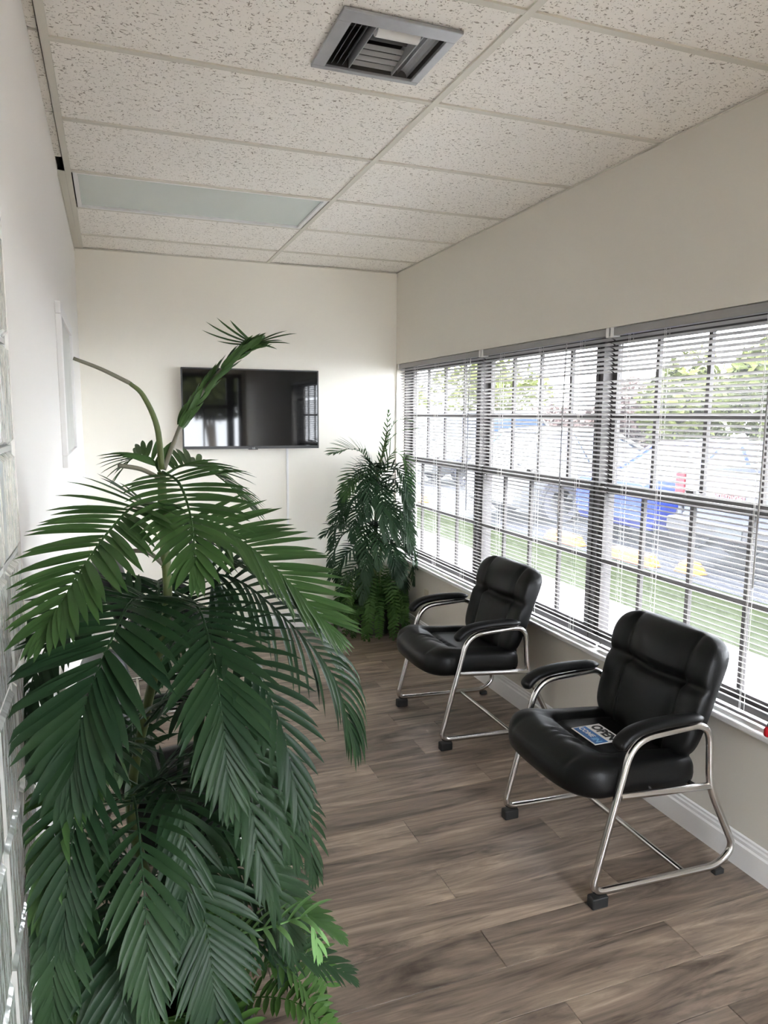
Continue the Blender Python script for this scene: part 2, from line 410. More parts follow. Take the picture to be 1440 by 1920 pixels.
# walls
OZ0, OZ1, OY0, OY1 = 0.508, 1.993, -0.175, 3.422
m = MB(); WT = 0.18
m.box(XW, XW + WT, YB - 0.1, OY0, -0.1, H + 0.2); m.box(XW, XW + WT, OY0, YF + .1, -0.1, OZ0); m.box(XW, XW + WT, OY0, YF + .1, OZ1, H + 0.2)
m.box(XW, XW + WT, OY1, YF + 0.1, OZ0, OZ1)
struct(m.build('wall_right', 'wall_paint_shaded'))
m = MB(); m.box(XL - 0.1, XW, YF, YF + 0.1, -0.1, H + 0.2)
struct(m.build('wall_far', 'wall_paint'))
GB = 0.2005; GY1 = -0.247; NC = 7; NR = 10; GZ0 = 0.135; GY0 = GY1 - NC * GB; GZ1 = GZ0 + NR * GB
m = MB()
m.box(XL - 0.1, XL, GY1, YF, -0.1, H + 0.2); m.box(XL - 0.1, XL, YB - 0.1, GY0, -0.1, H + 0.2)
m.box(XL - 0.1, XL, GY0, GY1, -0.1, GZ0); m.box(XL - 0.1, XL, GY0, GY1, GZ1, H + 0.2)
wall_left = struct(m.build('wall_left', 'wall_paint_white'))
# back wall with a glazed opening, behind the camera (it mirrors in the television)
BX0, BX1, BZ0, BZ1 = -0.12, 0.93, 0.06, 2.25
m = MB()
m.box(XL - 0.1, BX0, YB - 0.12, YB, -0.1, H + .2); m.box(BX1, XW + WT, YB - 0.12, YB, -0.1, H + .2)
m.box(BX0, BX1, YB - 0.12, YB, -0.1, BZ0); m.box(BX0, BX1, YB - 0.12, YB, BZ1, H + .2)
struct(m.build('wall_back', 'wall_paint'))
# passage on the other side of the glass blocks
m = MB(); m.box(-2.7, -2.6, -4, YF + .1, -0.1, 2.9); m.box(-2.6, XL - .1, 1.2, 1.3, -0.1, 2.9); m.box(-2.6, XL - .1, -4, 1.3, 2.8, 2.9); m.box(-2.6, XL - .1, -4, 1.3, -0.2, -0.1); m.box(-2.6, XL - .1, -4.1, -4, -0.2, 2.9)
struct(m.build('wall_passage', 'wall_paint'))

# glass blocks, each one a piece of the left wall
q = MB()
def pillow(q, hy, hz, hx, bev):
    q.box(-hx + bev, hx - bev, -hy, hy, -hz, hz)
qq = MB(); h = GB / 2 - 0.005; hx = 0.05; bv = 0.012
vs = []
for sx, ins in ((-hx, bv), (-hx + bv, 0), (hx - bv, 0), (hx, bv)):
    for sy, sz in ((-1, -1), (1, -1), (1, 1), (-1, 1)): vs.append((sx, sy * (h - ins), sz * (h - ins)))
fs = [(0, 1, 2, 3), (15, 14, 13, 12)]
for i in range(3):
    for j in range(4): fs.append((i * 4 + j, (i + 1) * 4 + j, (i + 1) * 4 + (j + 1) % 4, i * 4 + (j + 1) % 4))
qq.add(vs, fs); bmesh_ = qq.mesh('glass_block', 'block_glass')
for i in range(NC):
    for j in range(NR):
        link('glass_block', bmesh_, wall_left, loc=(XL - 0.05, GY1 - (i + .5) * GB, GZ0 + (j + .5) * GB))
m = MB()
for i in range(NC + 1): m.box(XL - 0.09, XL - 0.006, GY1 - i * GB - .005, GY1 - i * GB + .005, GZ0, GZ1)
for j in range(NR + 1): m.box(XL - 0.09, XL - 0.0065, GY0, GY1, GZ0 + j * GB - .005, GZ0 + j * GB + .005)
m.build('mortar', 'grout', wall_left)

# baseboards: stepped profile
def baseboard(name, pts_y, x, sgn, axis):
    prof = [(0, 0), (0.016, 0), (0.016, 0.085), (0.011, 0.092), (0.011, 0.104), (0.007, 0.110), (0.007, 0.118), (0, 0.122)]
    m = MB(); a, b = pts_y
    vs = []
    for t in (a, b):
        for d, z in prof: vs.append((x + sgn * d, t, z) if axis == 'y' else (t, x + sgn * d, z))
    n = len(prof); m.add(vs, [(i, (i + 1) % n, n + (i + 1) % n, n + i) for i in range(n)] + [tuple(range(n)), tuple(range(2 * n - 1, n - 1, -1))])
    struct(m.build(name, 'white_paint'))
baseboard('baseboard_right', (YB, YF), XW, -1, 'y')
baseboard('baseboard_left', (YB, YF), XL, 1, 'y')
baseboard('baseboard_far', (XL + 0.016, XW - 0.016), YF, -1, 'x')

# window sill
m = MB(); m.box(XW - 0.028, 1.13, OY0, OY1, OZ0, OZ0 + 0.024)
struct(m.build('trim_4', 'white_paint', bevel=0.006))

# three double-hung units with bronze frames; each has lites between muntins
WX = 1.06
units = [(2.215, 3.42), (1.03, 2.20), (-0.17, 1.015)]
zt, zm, zb = 1.985, 1.275, 0.535
def sash(name, win, x, y0, y1, z0, z1, cols, th_bot, th_top):
    s = MB(); fw = 0.030
    s.box(x - .014, x + .014, y0, y0 + fw, z0, z1); s.box(x - .014, x + .014, y1 - fw, y1, z0, z1)
    s.box(x - .0135, x + .0135, y0 + fw, y1 - fw, z0, z0 + th_bot); s.box(x - .0135, x + .0135, y0 + fw, y1 - fw, z1 - th_top, z1)
    so = s.build(name, 'bronze_metal', win)
    a, b, c, d = y0 + fw, y1 - fw, z0 + th_bot, z1 - th_top
    zc = (z0 + z1) / 2; ycs = cols
    for yc in ycs:
        q = MB(); q.box(x - .009, x + .009, yc - .0095, yc + .0095, c, d); q.build('muntin', 'bronze_metal', so)
    q = MB(); q.box(x - .0085, x + .0085, a, b, zc - .0095, zc + .0095); q.build('muntin', 'bronze_metal', so)
    ye = [a] + [y for y in ycs] + [b]; ye.sort()
    for i in range(len(ye) - 1):
        for e0, e1 in ((c, zc), (zc, d)):
            q = MB(); q.box(x - .0015, x + .0015, ye[i] + .001, ye[i + 1] - .001, e0, e1); q.build('pane', 'hazy_glass', so)
    return so
for wi, (y0, y1) in enumerate(units):
    m = MB(); t = 0.020
    m.box(1.045, 1.14, y0, y0 + t, zb, zt); m.box(1.045, 1.14, y1 - t, y1, zb, zt)
    m.box(1.045, 1.14, y0 + t, y1 - t, zb, zb + 0.03); m.box(1.045, 1.14, y0 + t, y1 - t, zt - 0.03, zt)
    w = struct(m.build('window_%d' % (wi + 1), 'bronze_metal'))
    n = 4; aa, bb = y0 + t, y1 - t
    cu = [aa + (bb - aa) * i / n for i in range(1, n)]
    sash('upper_sash', w, 1.112, aa, bb, zm - 0.015, zt - 0.03, cu, 0.03, 0.02)
    sash('lower_sash', w, 1.072, aa, bb, zb + 0.03, zm + 0.022, cu, 0.035, 0.045)
    q = MB(); yc = (aa + bb) / 2; q.box(1.05, 1.085, yc - .035, yc + .035, zm + .023, zm + .033); q.box(1.055, 1.07, yc - .01, yc + .03, zm + .033, zm + .042)
    q.build('sash_lock', 'bronze_metal', w)
for y0, y1 in ((2.20, 2.215), (1.015, 1.03)):
    m = MB(); m.box(1.05, 1.15, y0, y1, zb - 0.003, zt + 0.008)
    m.build('mullion', 'bronze_metal', bpy.data.objects['window_1' if y0 > 2 else ('window_2' if y0 > 0.5 else 'window_3')])
# glazing of the back wall
m = MB(); yb = YB - 0.06
m.box(BX0, BX0 + .06, yb - .03, yb + .03, BZ0, BZ1); m.box(BX1 - .06, BX1, yb - .03, yb + .03, BZ0, BZ1)
m.box(BX0 + .06, BX1 - .06, yb - .03, yb + .03, BZ0, BZ0 + .1); m.box(BX0 + .06, BX1 - .06, yb - .03, yb + .03, BZ1 - .06, BZ1)
w4 = struct(m.build('window_4', 'bronze_metal'))
for x0, x1, z0, z1 in ((0.68, 0.80, .16, 2.19), (0.30, 0.325, .16, 2.19), (-.06, .68, 1.70, 1.76), (-.06, .68, 1.02, 1.045)):
    q = MB(); q.box(x0, x1, yb - .02 - (x1 - x0) * .02, yb + .02 + (x1 - x0) * .02, z0, z1); q.build('muntin', 'bronze_metal', w4)
for x0, x1 in ((-.06, .30), (.325, .68), (.80, .87)):
    for z0, z1 in ((.16, 1.02), (1.045, 1.70), (1.76, 2.19)):
        q = MB(); q.box(x0, x1, yb - .002, yb + .002, z0, z1); q.build('pane', 'hazy_glass', w4)

# ------------------------------------------------------------------ ground and surroundings outside
m = MB(); m.box(1.16, 3.25, -12, 42, -0.3, -0.10); struct(m.build('path', 'concrete_pink'))
m = MB(); m.box(3.25, 4.55, -12, 42, -0.3, -0.11); struct(m.build('lawn', 'grass'))
m = MB(); m.box(4.55, 40, -12, 42, -0.4, -0.16); struct(m.build('parking_lot', 'asphalt'))
m = MB(); m.box(-14, 1.16, -18, YB - 0.12, -0.3, -0.10); m.box(1.16, 6, -18, -12, -0.3, -0.10); struct(m.build('path', 'concrete_pink'))

# ================================================================== BLINDS
PITCH = 0.0205; ZTOP = 1.944; TILT = math.radians(21)
def make_blind(y0, y1, label, skip, ladders, wand_y):
    t = thing('window_blind', (1.0, (y0 + y1) / 2, 1.97), label, 'blind', 'blinds along the window wall')
    L = y1 - y0; hl = L / 2
    def P(m): m.v = [(a - 1.0, b - (y0 + y1) / 2, c - 1.97) for a, b, c in m.v]; return m
    m = MB(); m.box(.984, 1.016, y0, y1, 1.957, 1.990); P(m).build('headrail', 'slat_white', t, bevel=.002)
    q = MB(); prof = [(-.0125, 0), (-.006, .0022), (.006, .0022), (.0125, 0)]
    c, s = math.cos(TILT), math.sin(TILT)
    ring = []
    for dz in (0, -.0007):
        for a, b in (prof if dz == 0 else prof[::-1]): ring.append((a * c + (b + dz) * s, -a * s + (b + dz) * c))
    vs = [(a, -hl + .004, b) for a, b in ring] + [(a, hl - .004, b) for a, b in ring]; n = len(ring)
    q.add(vs, [(i, n + i, n + (i + 1) % n, (i + 1) % n) for i in range(n)] + [tuple(range(n)), tuple(range(2 * n - 1, n - 1, -1))])
    sm = q.mesh('slat', 'slat_white')
    for i in range(67):
        z = ZTOP - i * PITCH
        if i == skip: continue
        if skip and i == skip - 1: z += .003
        o = link('slat', sm, t, loc=(0, 0, z - 1.97)); o.rotation_euler = (rnd.uniform(-.0006, .0006), rnd.uniform(-.03, .03), 0)
    m = MB(); m.box(.988, 1.012, y0 + .003, y1 - .003, .545, .558); P(m).build('bottom_rail', 'slat_white', t, bevel=.003)
    for ly in ladders:
        m = MB()
        for x in (.9875, 1.0125): m.tube([(x, ly, 1.957), (x, ly, .556)], .0006, 5)
        m.tube([(1.0, ly + .006, 1.957), (1.0, ly + .006, .556)], .0008, 5)
        P(m).build('ladder_cord', 'cord_white', t)
    m = MB(); m.tube([(.979, wand_y, 1.955), (.973, wand_y + .004, 1.60), (.972, wand_y + .006, 1.02)], .0035, 6); P(m).build('tilt_wand', 'slat_white', t)
    for by in (y0 + .012, y1 - .012):
        m = MB(); m.box(.981, 1.018, by - .010, by + .010, 1.951, 1.9925); P(m).build('headrail_bracket', 'cord_white', t)
    return t
make_blind(2.075, 3.405, 'white slatted blind nearest the far wall, above the potted palm', None, (3.10, 2.74, 2.30), 2.2)
make_blind(0.885, 2.068, 'white slatted blind in the middle of the three, behind the farther chair', 8, (1.85, 1.45, 1.10), 1.20)
make_blind(-0.170, 0.878, 'white slatted blind with a missing slat, nearest the camera', 8, (0.76, 0.545, 0.06), 0.02)

# ================================================================== CHAIRS
def super_pad(nu, nv, fn):
    """closed puffed pad: front and back grids sharing a rim; fn(u, v, side) -> point, u, v in -1..1"""
    m = MB(); idx = {}
    vs = []; fs = []
    def gid(i, j, s):
        rim = i in (0, nu) or j in (0, nv)
        key = (i, j, 0 if rim else s)
        if key not in idx:
            idx[key] = len(vs); vs.append(fn(-1 + 2 * i / nu, -1 + 2 * j / nv, 0 if rim else s))
        return idx[key]
    for s in (1, -1):
        for i in range(nu):
            for j in range(nv):
                f = (gid(i, j, s), gid(i + 1, j, s), gid(i + 1, j + 1, s), gid(i, j + 1, s))
                fs.append(f if s > 0 else f[::-1])
    m.add(vs, fs); return m
def rim(u, v, p=5.0):
    k = max(0.0, (1 - abs(u) ** p)) * max(0.0, (1 - abs(v) ** p)); return k ** (1 / 2.6)
def sq(u, v, k=0.16):          # rounds the corners of the square
    return u * (1 - k * v * v * abs(v) ** 4 * abs(u) ** 2), v * (1 - k * u * u * abs(u) ** 4 * abs(v) ** 2)
def g(d, w): return math.exp(-(d / w) ** 2)
def ease(t): t = max(-1, min(1, t)); return math.sin(t * PI / 2)

def make_chair(label, group):
    t = thing('guest_chair', (0, 0, 0), label, 'chair', group)
    # --- backrest: headrest roll above a tuck, side bolsters beside a centre panel
    def backfn(u, v, s):
        uu = ease(u) * .5 + u * .5; vv = ease(v) * .5 + v * .5
        su, sv = sq(uu, vv, .13)
        wid = .262 - .012 * (sv < 0) * sv * sv + .004 * sv
        y = su * wid
        h = .405 + (sv + 1) / 2 * .435                       # height
        lean = -.100 - (h - .405) * .31 - .02 * max(0, sv) ** 2
        th = rim(u, v) 
        if s >= 0:
            d = .050 * th
            if s > 0:
                seam_h = g(sv - .20 + .07 * (1 - abs(su)) ** 1.5, .085)
                ax = abs(su) - (.56 + .03 * sv)
                seam_v = g(ax, .05)
                puff = .022 * math.cos(min(1, abs(su) / .56) * PI / 2) * (1 if sv > .24 else .6)
                top = .014 * g(sv - .62, .3)
                d = d + (puff + top) * th - (.034 * seam_h * (1.0 if abs(su) < .6 else .6) + .013 * seam_v) * th
        else: d = -.058 * th * (1 - .25 * max(0, -sv))
        if s == 0: d = 0
        bow = -.018 * (1 - su * su)
        ca, sa = math.cos(.30), math.sin(.30)
        return (lean + d * ca + bow, y, h + d * sa)
    super_pad(44, 52, backfn).build('backrest', 'leather', t, smooth=True)
    # --- seat: dished centre, side bolsters, rolled front with small pleats
    def seatfn(u, v, s):
        uu = ease(u) * .4 + u * .6; vv = ease(v) * .4 + v * .6       # u across, v front(+)/back(-)
        su, sv = sq(uu, vv, .10)
        front = .362 - .050 * abs(su) ** 3.0
        x = -.175 + (sv + 1) / 2 * (front + .175)
        wid = .262 + .018 * g(sv - .75, .35)
        y = su * wid
        th = rim(u, v, 5.0)
        base = .392 + .020 * sv - .018 * max(0, sv - .6)
        if s > 0:
            d = .052 * th
            roll = g(sv - .66, .26)
            side = 1 / (1 + math.exp(-(abs(su) - .62) * 26))
            d += th * (.030 * roll * (1 - .45 * abs(su) ** 3) + .024 * side * (1 - roll * .6))
            d -= th * .012 * g(sv - .28 + .06 * su * su, .05) * (1 - side)
            d -= th * .010 * g(abs(su) - .60, .04) * (1 - roll)
            pl = math.sin(su * 26 + 3 * math.sin(su * 7) + sv * 3) * math.exp(-((sv - .46) / .16) ** 2)
            d += .0065 * pl * th * (1 - su * su)
        elif s < 0: d = -.062 * th
        else: d = 0
        return (x + (.012 * max(0, sv - .8) * (1 if s < 0 else 0)), y, base + d)
    super_pad(56, 48, seatfn).build('seat', 'leather', t, smooth=True)
    # --- closed loop of tube on each side
    for sgn in (-1, 1):
        y = sgn * .283
        c = [(.298, y, .052), (.160, y, .560), (-.160, y, .575), (-.178, y, .335), (-.310, y, .085), (-.235, y, .030), (.20, y, .047)]
        pts = fillet([V(p) for p in c], [.075, .085, .075, .06, .085, .07, .02], 7, True)
        m = MB(); m.tube(pts, .0128, 12, closed=True, up=V((0, 1, 0))); m.build('side_frame', 'chrome', t, smooth=True)
        m = MB(); m.tube([(.200, y, .372), (-.176, y, .342)], .0125, 10); 
        m.build('seat_rail', 'chrome', t, smooth=True, sharp=40)
        # padded arm following the tube
        ap = catmull([(.222, y, .538), (.200, y, .566), (.160, y, .589), (.080, y, .602), (-.03, y, .603), (-.128, y, .596)], 5)
        n = len(ap); rr = []
        for i in range(n):
            k = i / (n - 1); e = min(1, (min(k, 1 - k) / .12)); rr.append(.030 * math.sqrt(max(.05, 1 - (1 - e) ** 2)) * (1.06 - .16 * k))
        m = MB(); m.tube(ap, rr, 14, up=V((0, 0, 1)), ry=.66); m.build('armrest', 'leather', t, smooth=True)
        # feet
        m = MB(); m.box(.238, .300, y - .018, y + .018, 0, .040); m.build('foot', 'rubber', t, bevel=.005)
        m = MB(); m.box(-.262, -.222, y - .012, y + .012, 0, .019); m.build('foot', 'rubber', t, bevel=.003)
    m = MB(); m.tube([(-.095, -.283, .034), (-.095, .283, .034)], .0105, 10); m.build('stretcher', 'chrome', t, smooth=True, sharp=40)
    m = MB(); m.tube([(.06, -.283, .361), (.06, .283, .361)], .010, 8); m.tube([(-.12, -.283, .347), (-.12, .283, .347)], .010, 8)
    m.build('seat_support', 'chrome', t, smooth=True, sharp=40)
    m = MB(); m.box(-.165, -.12, -.20, .20, .345, .47); m.build('back_bracket', 'rubber', t, bevel=.006)
    return t
GRP = 'black guest chairs along the walls'
c1 = make_chair('black leather chair with chrome frame holding the open sign, nearest under the window', GRP)
c1.location = (.627, .275, 0); c1.rotation_euler.z = PI
def chair_copy(loc, rz, label):
    c = copy_tree(c1); c.location = loc; c.rotation_euler.z = rz; c['label'] = label; return c
chair_copy((.640, 1.475, 0), PI, 'empty black leather chair with chrome frame under the window, nearer the corner palm')
chair_copy((-.905, .475, 0), 0, 'black leather chair against the left wall, mostly hidden by the large palm')
chair_copy((-.905, 2.29, 0), 0, 'black leather chair at the far end of the left wall, below the picture')

# open sign lying on the near chair
seat1 = [c for c in c1.children if c.name.startswith('seat') and 'rail' not in c.name and 'support' not in c.name][0]
sx, sy = .540, .270
zmax = max(v.co.z for v in seat1.data.vertices if abs((.627 - v.co.x) - sx) < .068 and abs((.275 - v.co.y) - sy) < .08)
sg = thing('open_sign', (sx, sy, zmax + .0006), 'white, black and blue open sign card lying on the chair seat', 'sign')
sg.rotation_euler = (0, 0, math.radians(-91))
hl, hw = .0735, .061
m = MB(); m.box(-hl, hl, -hw, hw, 0, .002); m.build('card', 'sign_white', sg)
m = MB(); m.box(-hl + .005, hl - .005, -hw + .005, -.002, .002, .0024); m.build('blue_panel', 'sign_blue', sg)
me = text_mesh('OPEN', .056, .0003, .0022); me.materials.append(MATS['sign_black']); o = link('lettering', me, sg, loc=(0, hw * .49, .0024)); o.scale = (.86, 1.0, 1)
me = text_mesh('COME', .030, .0003, .0006); me.materials.append(MATS['sign_white']); link('lettering', me, sg, loc=(-.024, -hw * .46, .0028))
me = text_mesh('IN', .036, .0003, .0008); me.materials.append(MATS['sign_light_blue']); link('lettering', me, sg, loc=(.044, -hw * .56, .0028))

# ================================================================== TELEVISION
ty = 3.365
tv = thing('television', ((-.625 + .343) / 2, ty, 1.643), 'flat black television mounted on the far wall', 'television')
hx, hz = (.343 + .625) / 2, (1.923 - 1.363) / 2
m = MB(); m.box(-hx, hx, 0, .035, -hz, hz); m.box(-hx * .7, hx * .7, .035, .055, -hz * .8, hz * .3); m.build('casing', 'black_plastic', tv, bevel=.004)
m = MB(); m.box(-hx + .009, hx - .009, -.0015, .003, -hz + .02, hz - .009); m.build('screen', 'screen_glass', tv)
m = MB()
for a in ((-hx, hx, -hz, -hz + .018), (-hx, hx, hz - .007, hz), (-hx, -hx + .007, -hz + .018, hz - .007), (hx - .007, hx, -hz + .018, hz - .007)):
    m.box(a[0], a[1], -.004, .001, a[2], a[3])
m.build('bezel', 'black_plastic', tv)
m = MB(); m.box(-.035, .035, -.006, .004, -hz - .006, -hz + .014); m.build('logo_tab', 'black_plastic', tv, bevel=.003)
me = text_mesh('LG', .016, .0003); me.materials.append(MATS['logo_silver']); o = link('logo', me, tv, loc=(.004, -.0066, -hz + .004)); o.rotation_euler = (PI / 2, 0, 0)
m = MB(); m.box(-.2, .2, .055, YF - ty - .002, -.12, .12); m.build('wall_bracket', 'rubber', tv)
m = MB(); m.box(-.004, .012, -.010, 0, -.57, .0); m.v = [(a + .118, b + YF, c + 1.365) for a, b, c in m.v]
tag(m.build('cable_cover', 'white_paint', bevel=.002), 'thin white cable cover running down the wall below the television', 'cable cover')

# ================================================================== PICTURE FRAME (left wall)
pf = thing('picture_frame', (XL, 1.58, 1.70), 'narrow white picture frame on the left wall', 'picture')
y0, y1, z0, z1 = -.42, .46, -.30, .315
m = MB(); fwid = .045
m.box(0, .02, y0, y1, z0, z0 + fwid); m.box(0, .02, y0, y1, z1 - fwid, z1); m.box(0, .02, y0, y0 + fwid, z0 + fwid, z1 - fwid); m.box(0, .02, y1 - fwid, y1, z0 + fwid, z1 - fwid)
m.build('frame', 'white_paint', pf, bevel=.003)
m = MB(); m.box(.002, .008, y0 + fwid, y1 - fwid, z0 + fwid, z1 - fwid); m.build('print', 'picture_print', pf)

# ================================================================== WALL OUTLET, RED BOTTLE
ol = thing('wall_outlet', (XW, 2.80, .317), 'beige wall outlet under the window behind the farther chair', 'outlet')
m = MB(); m.box(-.006, 0, -.036, .036, -.058, .058); m.build('cover_plate', 'outlet_plastic', ol, bevel=.003)
for dz in (-.025, .025):
    m = MB(); m.box(-.010, -.006, -.016, .016, dz - .014, dz + .014); m.build('socket', 'outlet_plastic', ol, bevel=.003)
rb = thing('red_bottle', (.966, -.088, OZ0 + .024), 'small red bottle with a silver cap at the near end of the sill', 'bottle')
m = MB(); m.lathe([(.0, 0), (.013, 0), (.0145, .004), (.0145, .022), (.011, .030), (.006, .034), (.0, .034)], (0, 0, 0), 20); m.build('bottle_body', 'red_plastic', rb, smooth=True, sharp=50)
m = MB(); m.lathe([(.0, .033), (.0065, .033), (.0065, .044), (.0, .045)], (0, 0, 0), 16); m.build('bottle_cap', 'chrome', rb, smooth=True, sharp=50)

# ================================================================== CEILING LIGHT AND VENT
def troffer(y0, y1, label):
    t = thing('ceiling_light', (-.61, (y0 + y1) / 2, H), label, 'ceiling light')
    a, b = .585, (y1 - y0) / 2 - .014
    m = MB(); m.box(-a, a, -b, b, .012, .016); m.build('lens', 'lens_plastic', t)
    m = MB(); w = .014
    m.box(-a - .006, a + .006, -b - .004, -b + w, .001, .012); m.box(-a - .006, a + .006, b - w, b + .004, .001, .012)
    m.box(-a - .006, -a + w, -b + w, b - w, .001, .012); m.box(a - w, a + .006, -b + w, b - w, .001, .012)
    m.build('lens_frame', 'white_paint', t)
    m = MB(); m.box(-a, a, -b, b, .05, .11); m.build('housing', 'white_paint', t)
    return t
troffer(3 * T, 4 * T, 'unlit ceiling light panel with pale grey lens near the far wall')

vt = thing('ceiling_vent', ((VX0 + VX1) / 2, (VY0 + VY1) / 2, H), 'grey metal ceiling vent with open louvers', 'vent')
hx, hy = (VX1 - VX0) / 2, (VY1 - VY0) / 2
ax, bx_, ay, by_ = -.136, .148, -.116, .152                          # clear opening inside the frame
m = MB()
m.box(-hx, hx, -hy, ay, -.006, .004); m.box(-hx, hx, by_, hy, -.006, .004); m.box(-hx, ax, ay, by_, -.006, .004); m.box(bx_, hx, ay, by_, -.006, .004)
m.build('vent_frame', 'vent_metal', vt, bevel=.002)
m = MB()
m.box(ax - .004, ax, ay, by_, .004, .13); m.box(bx_, bx_ + .004, ay, by_, .004, .13); m.box(ax, bx_, ay - .004, ay, .004, .13); m.box(ax, bx_, by_, by_ + .004, .004, .13); m.box(ax, bx_, ay, by_, .125, .13)
m.build('duct_box', 'duct_dark', vt)
def blade(axis, pos, a, b, width, ang, name='louver', mt='vent_metal', z=.02, curve=.25):
    m = MB(); N = 5; pts = []
    for i in range(N):
        s = (i / (N - 1) - .5) * width; th = ang + curve * (i / (N - 1) - .5)
        pts.append((s * math.cos(th), s * math.sin(th)))
    vs = []
    for off in (0, .0015):
        for e in (a, b):
            for p, z_ in pts: vs.append((pos + p, e, z + z_ + off) if axis == 'y' else (e, pos + p, z + z_ + off))
    fs = []
    for i in range(N - 1):
        fs.append((i, i + 1, N + i + 1, N + i)); fs.append((2 * N + i, 3 * N + i, 3 * N + i + 1, 2 * N + i + 1))
    fs += [(0, N, 3 * N, 2 * N), (N - 1, 3 * N - 1, 4 * N - 1, 2 * N - 1)]
    m.add(vs, fs); m.build(name, mt, vt, smooth=False)
for i in range(4): blade('y', ax + .010 + i * .0175, ay + .001, by_ - .001, .022, 1.05, z=.016)
for i in range(3): blade('x', -.040 + i * .024, -.056, .078, .020, -.35, z=.030, mt='vent_shaded')       # middle blades, shade among them put into a dark colour
for i in range(4): blade('x', .046 + i * .0275, -.054, .080, .020, -.25, z=.022 - i * .004, mt='slat_white')      # blades towards the far edge, caught light put in as a paler colour
blade('y', .126, ay + .001, by_ - .001, .036, -.65, z=.020, curve=-.9); blade('y', .097, ay + .001, by_ - .001, .032, -.8, z=.026, curve=-.7)
for dx in (-.060, .081):
    m = MB(); m.box(dx, dx + .003, ay, by_, .002, .045); m.build('divider', 'vent_metal', vt)
m = MB(); m.tube([(-.052, -.078, .016), (.076, -.078, .016)], .024, 14); m.build('damper_roll', 'cord_white', vt, smooth=True, sharp=40)

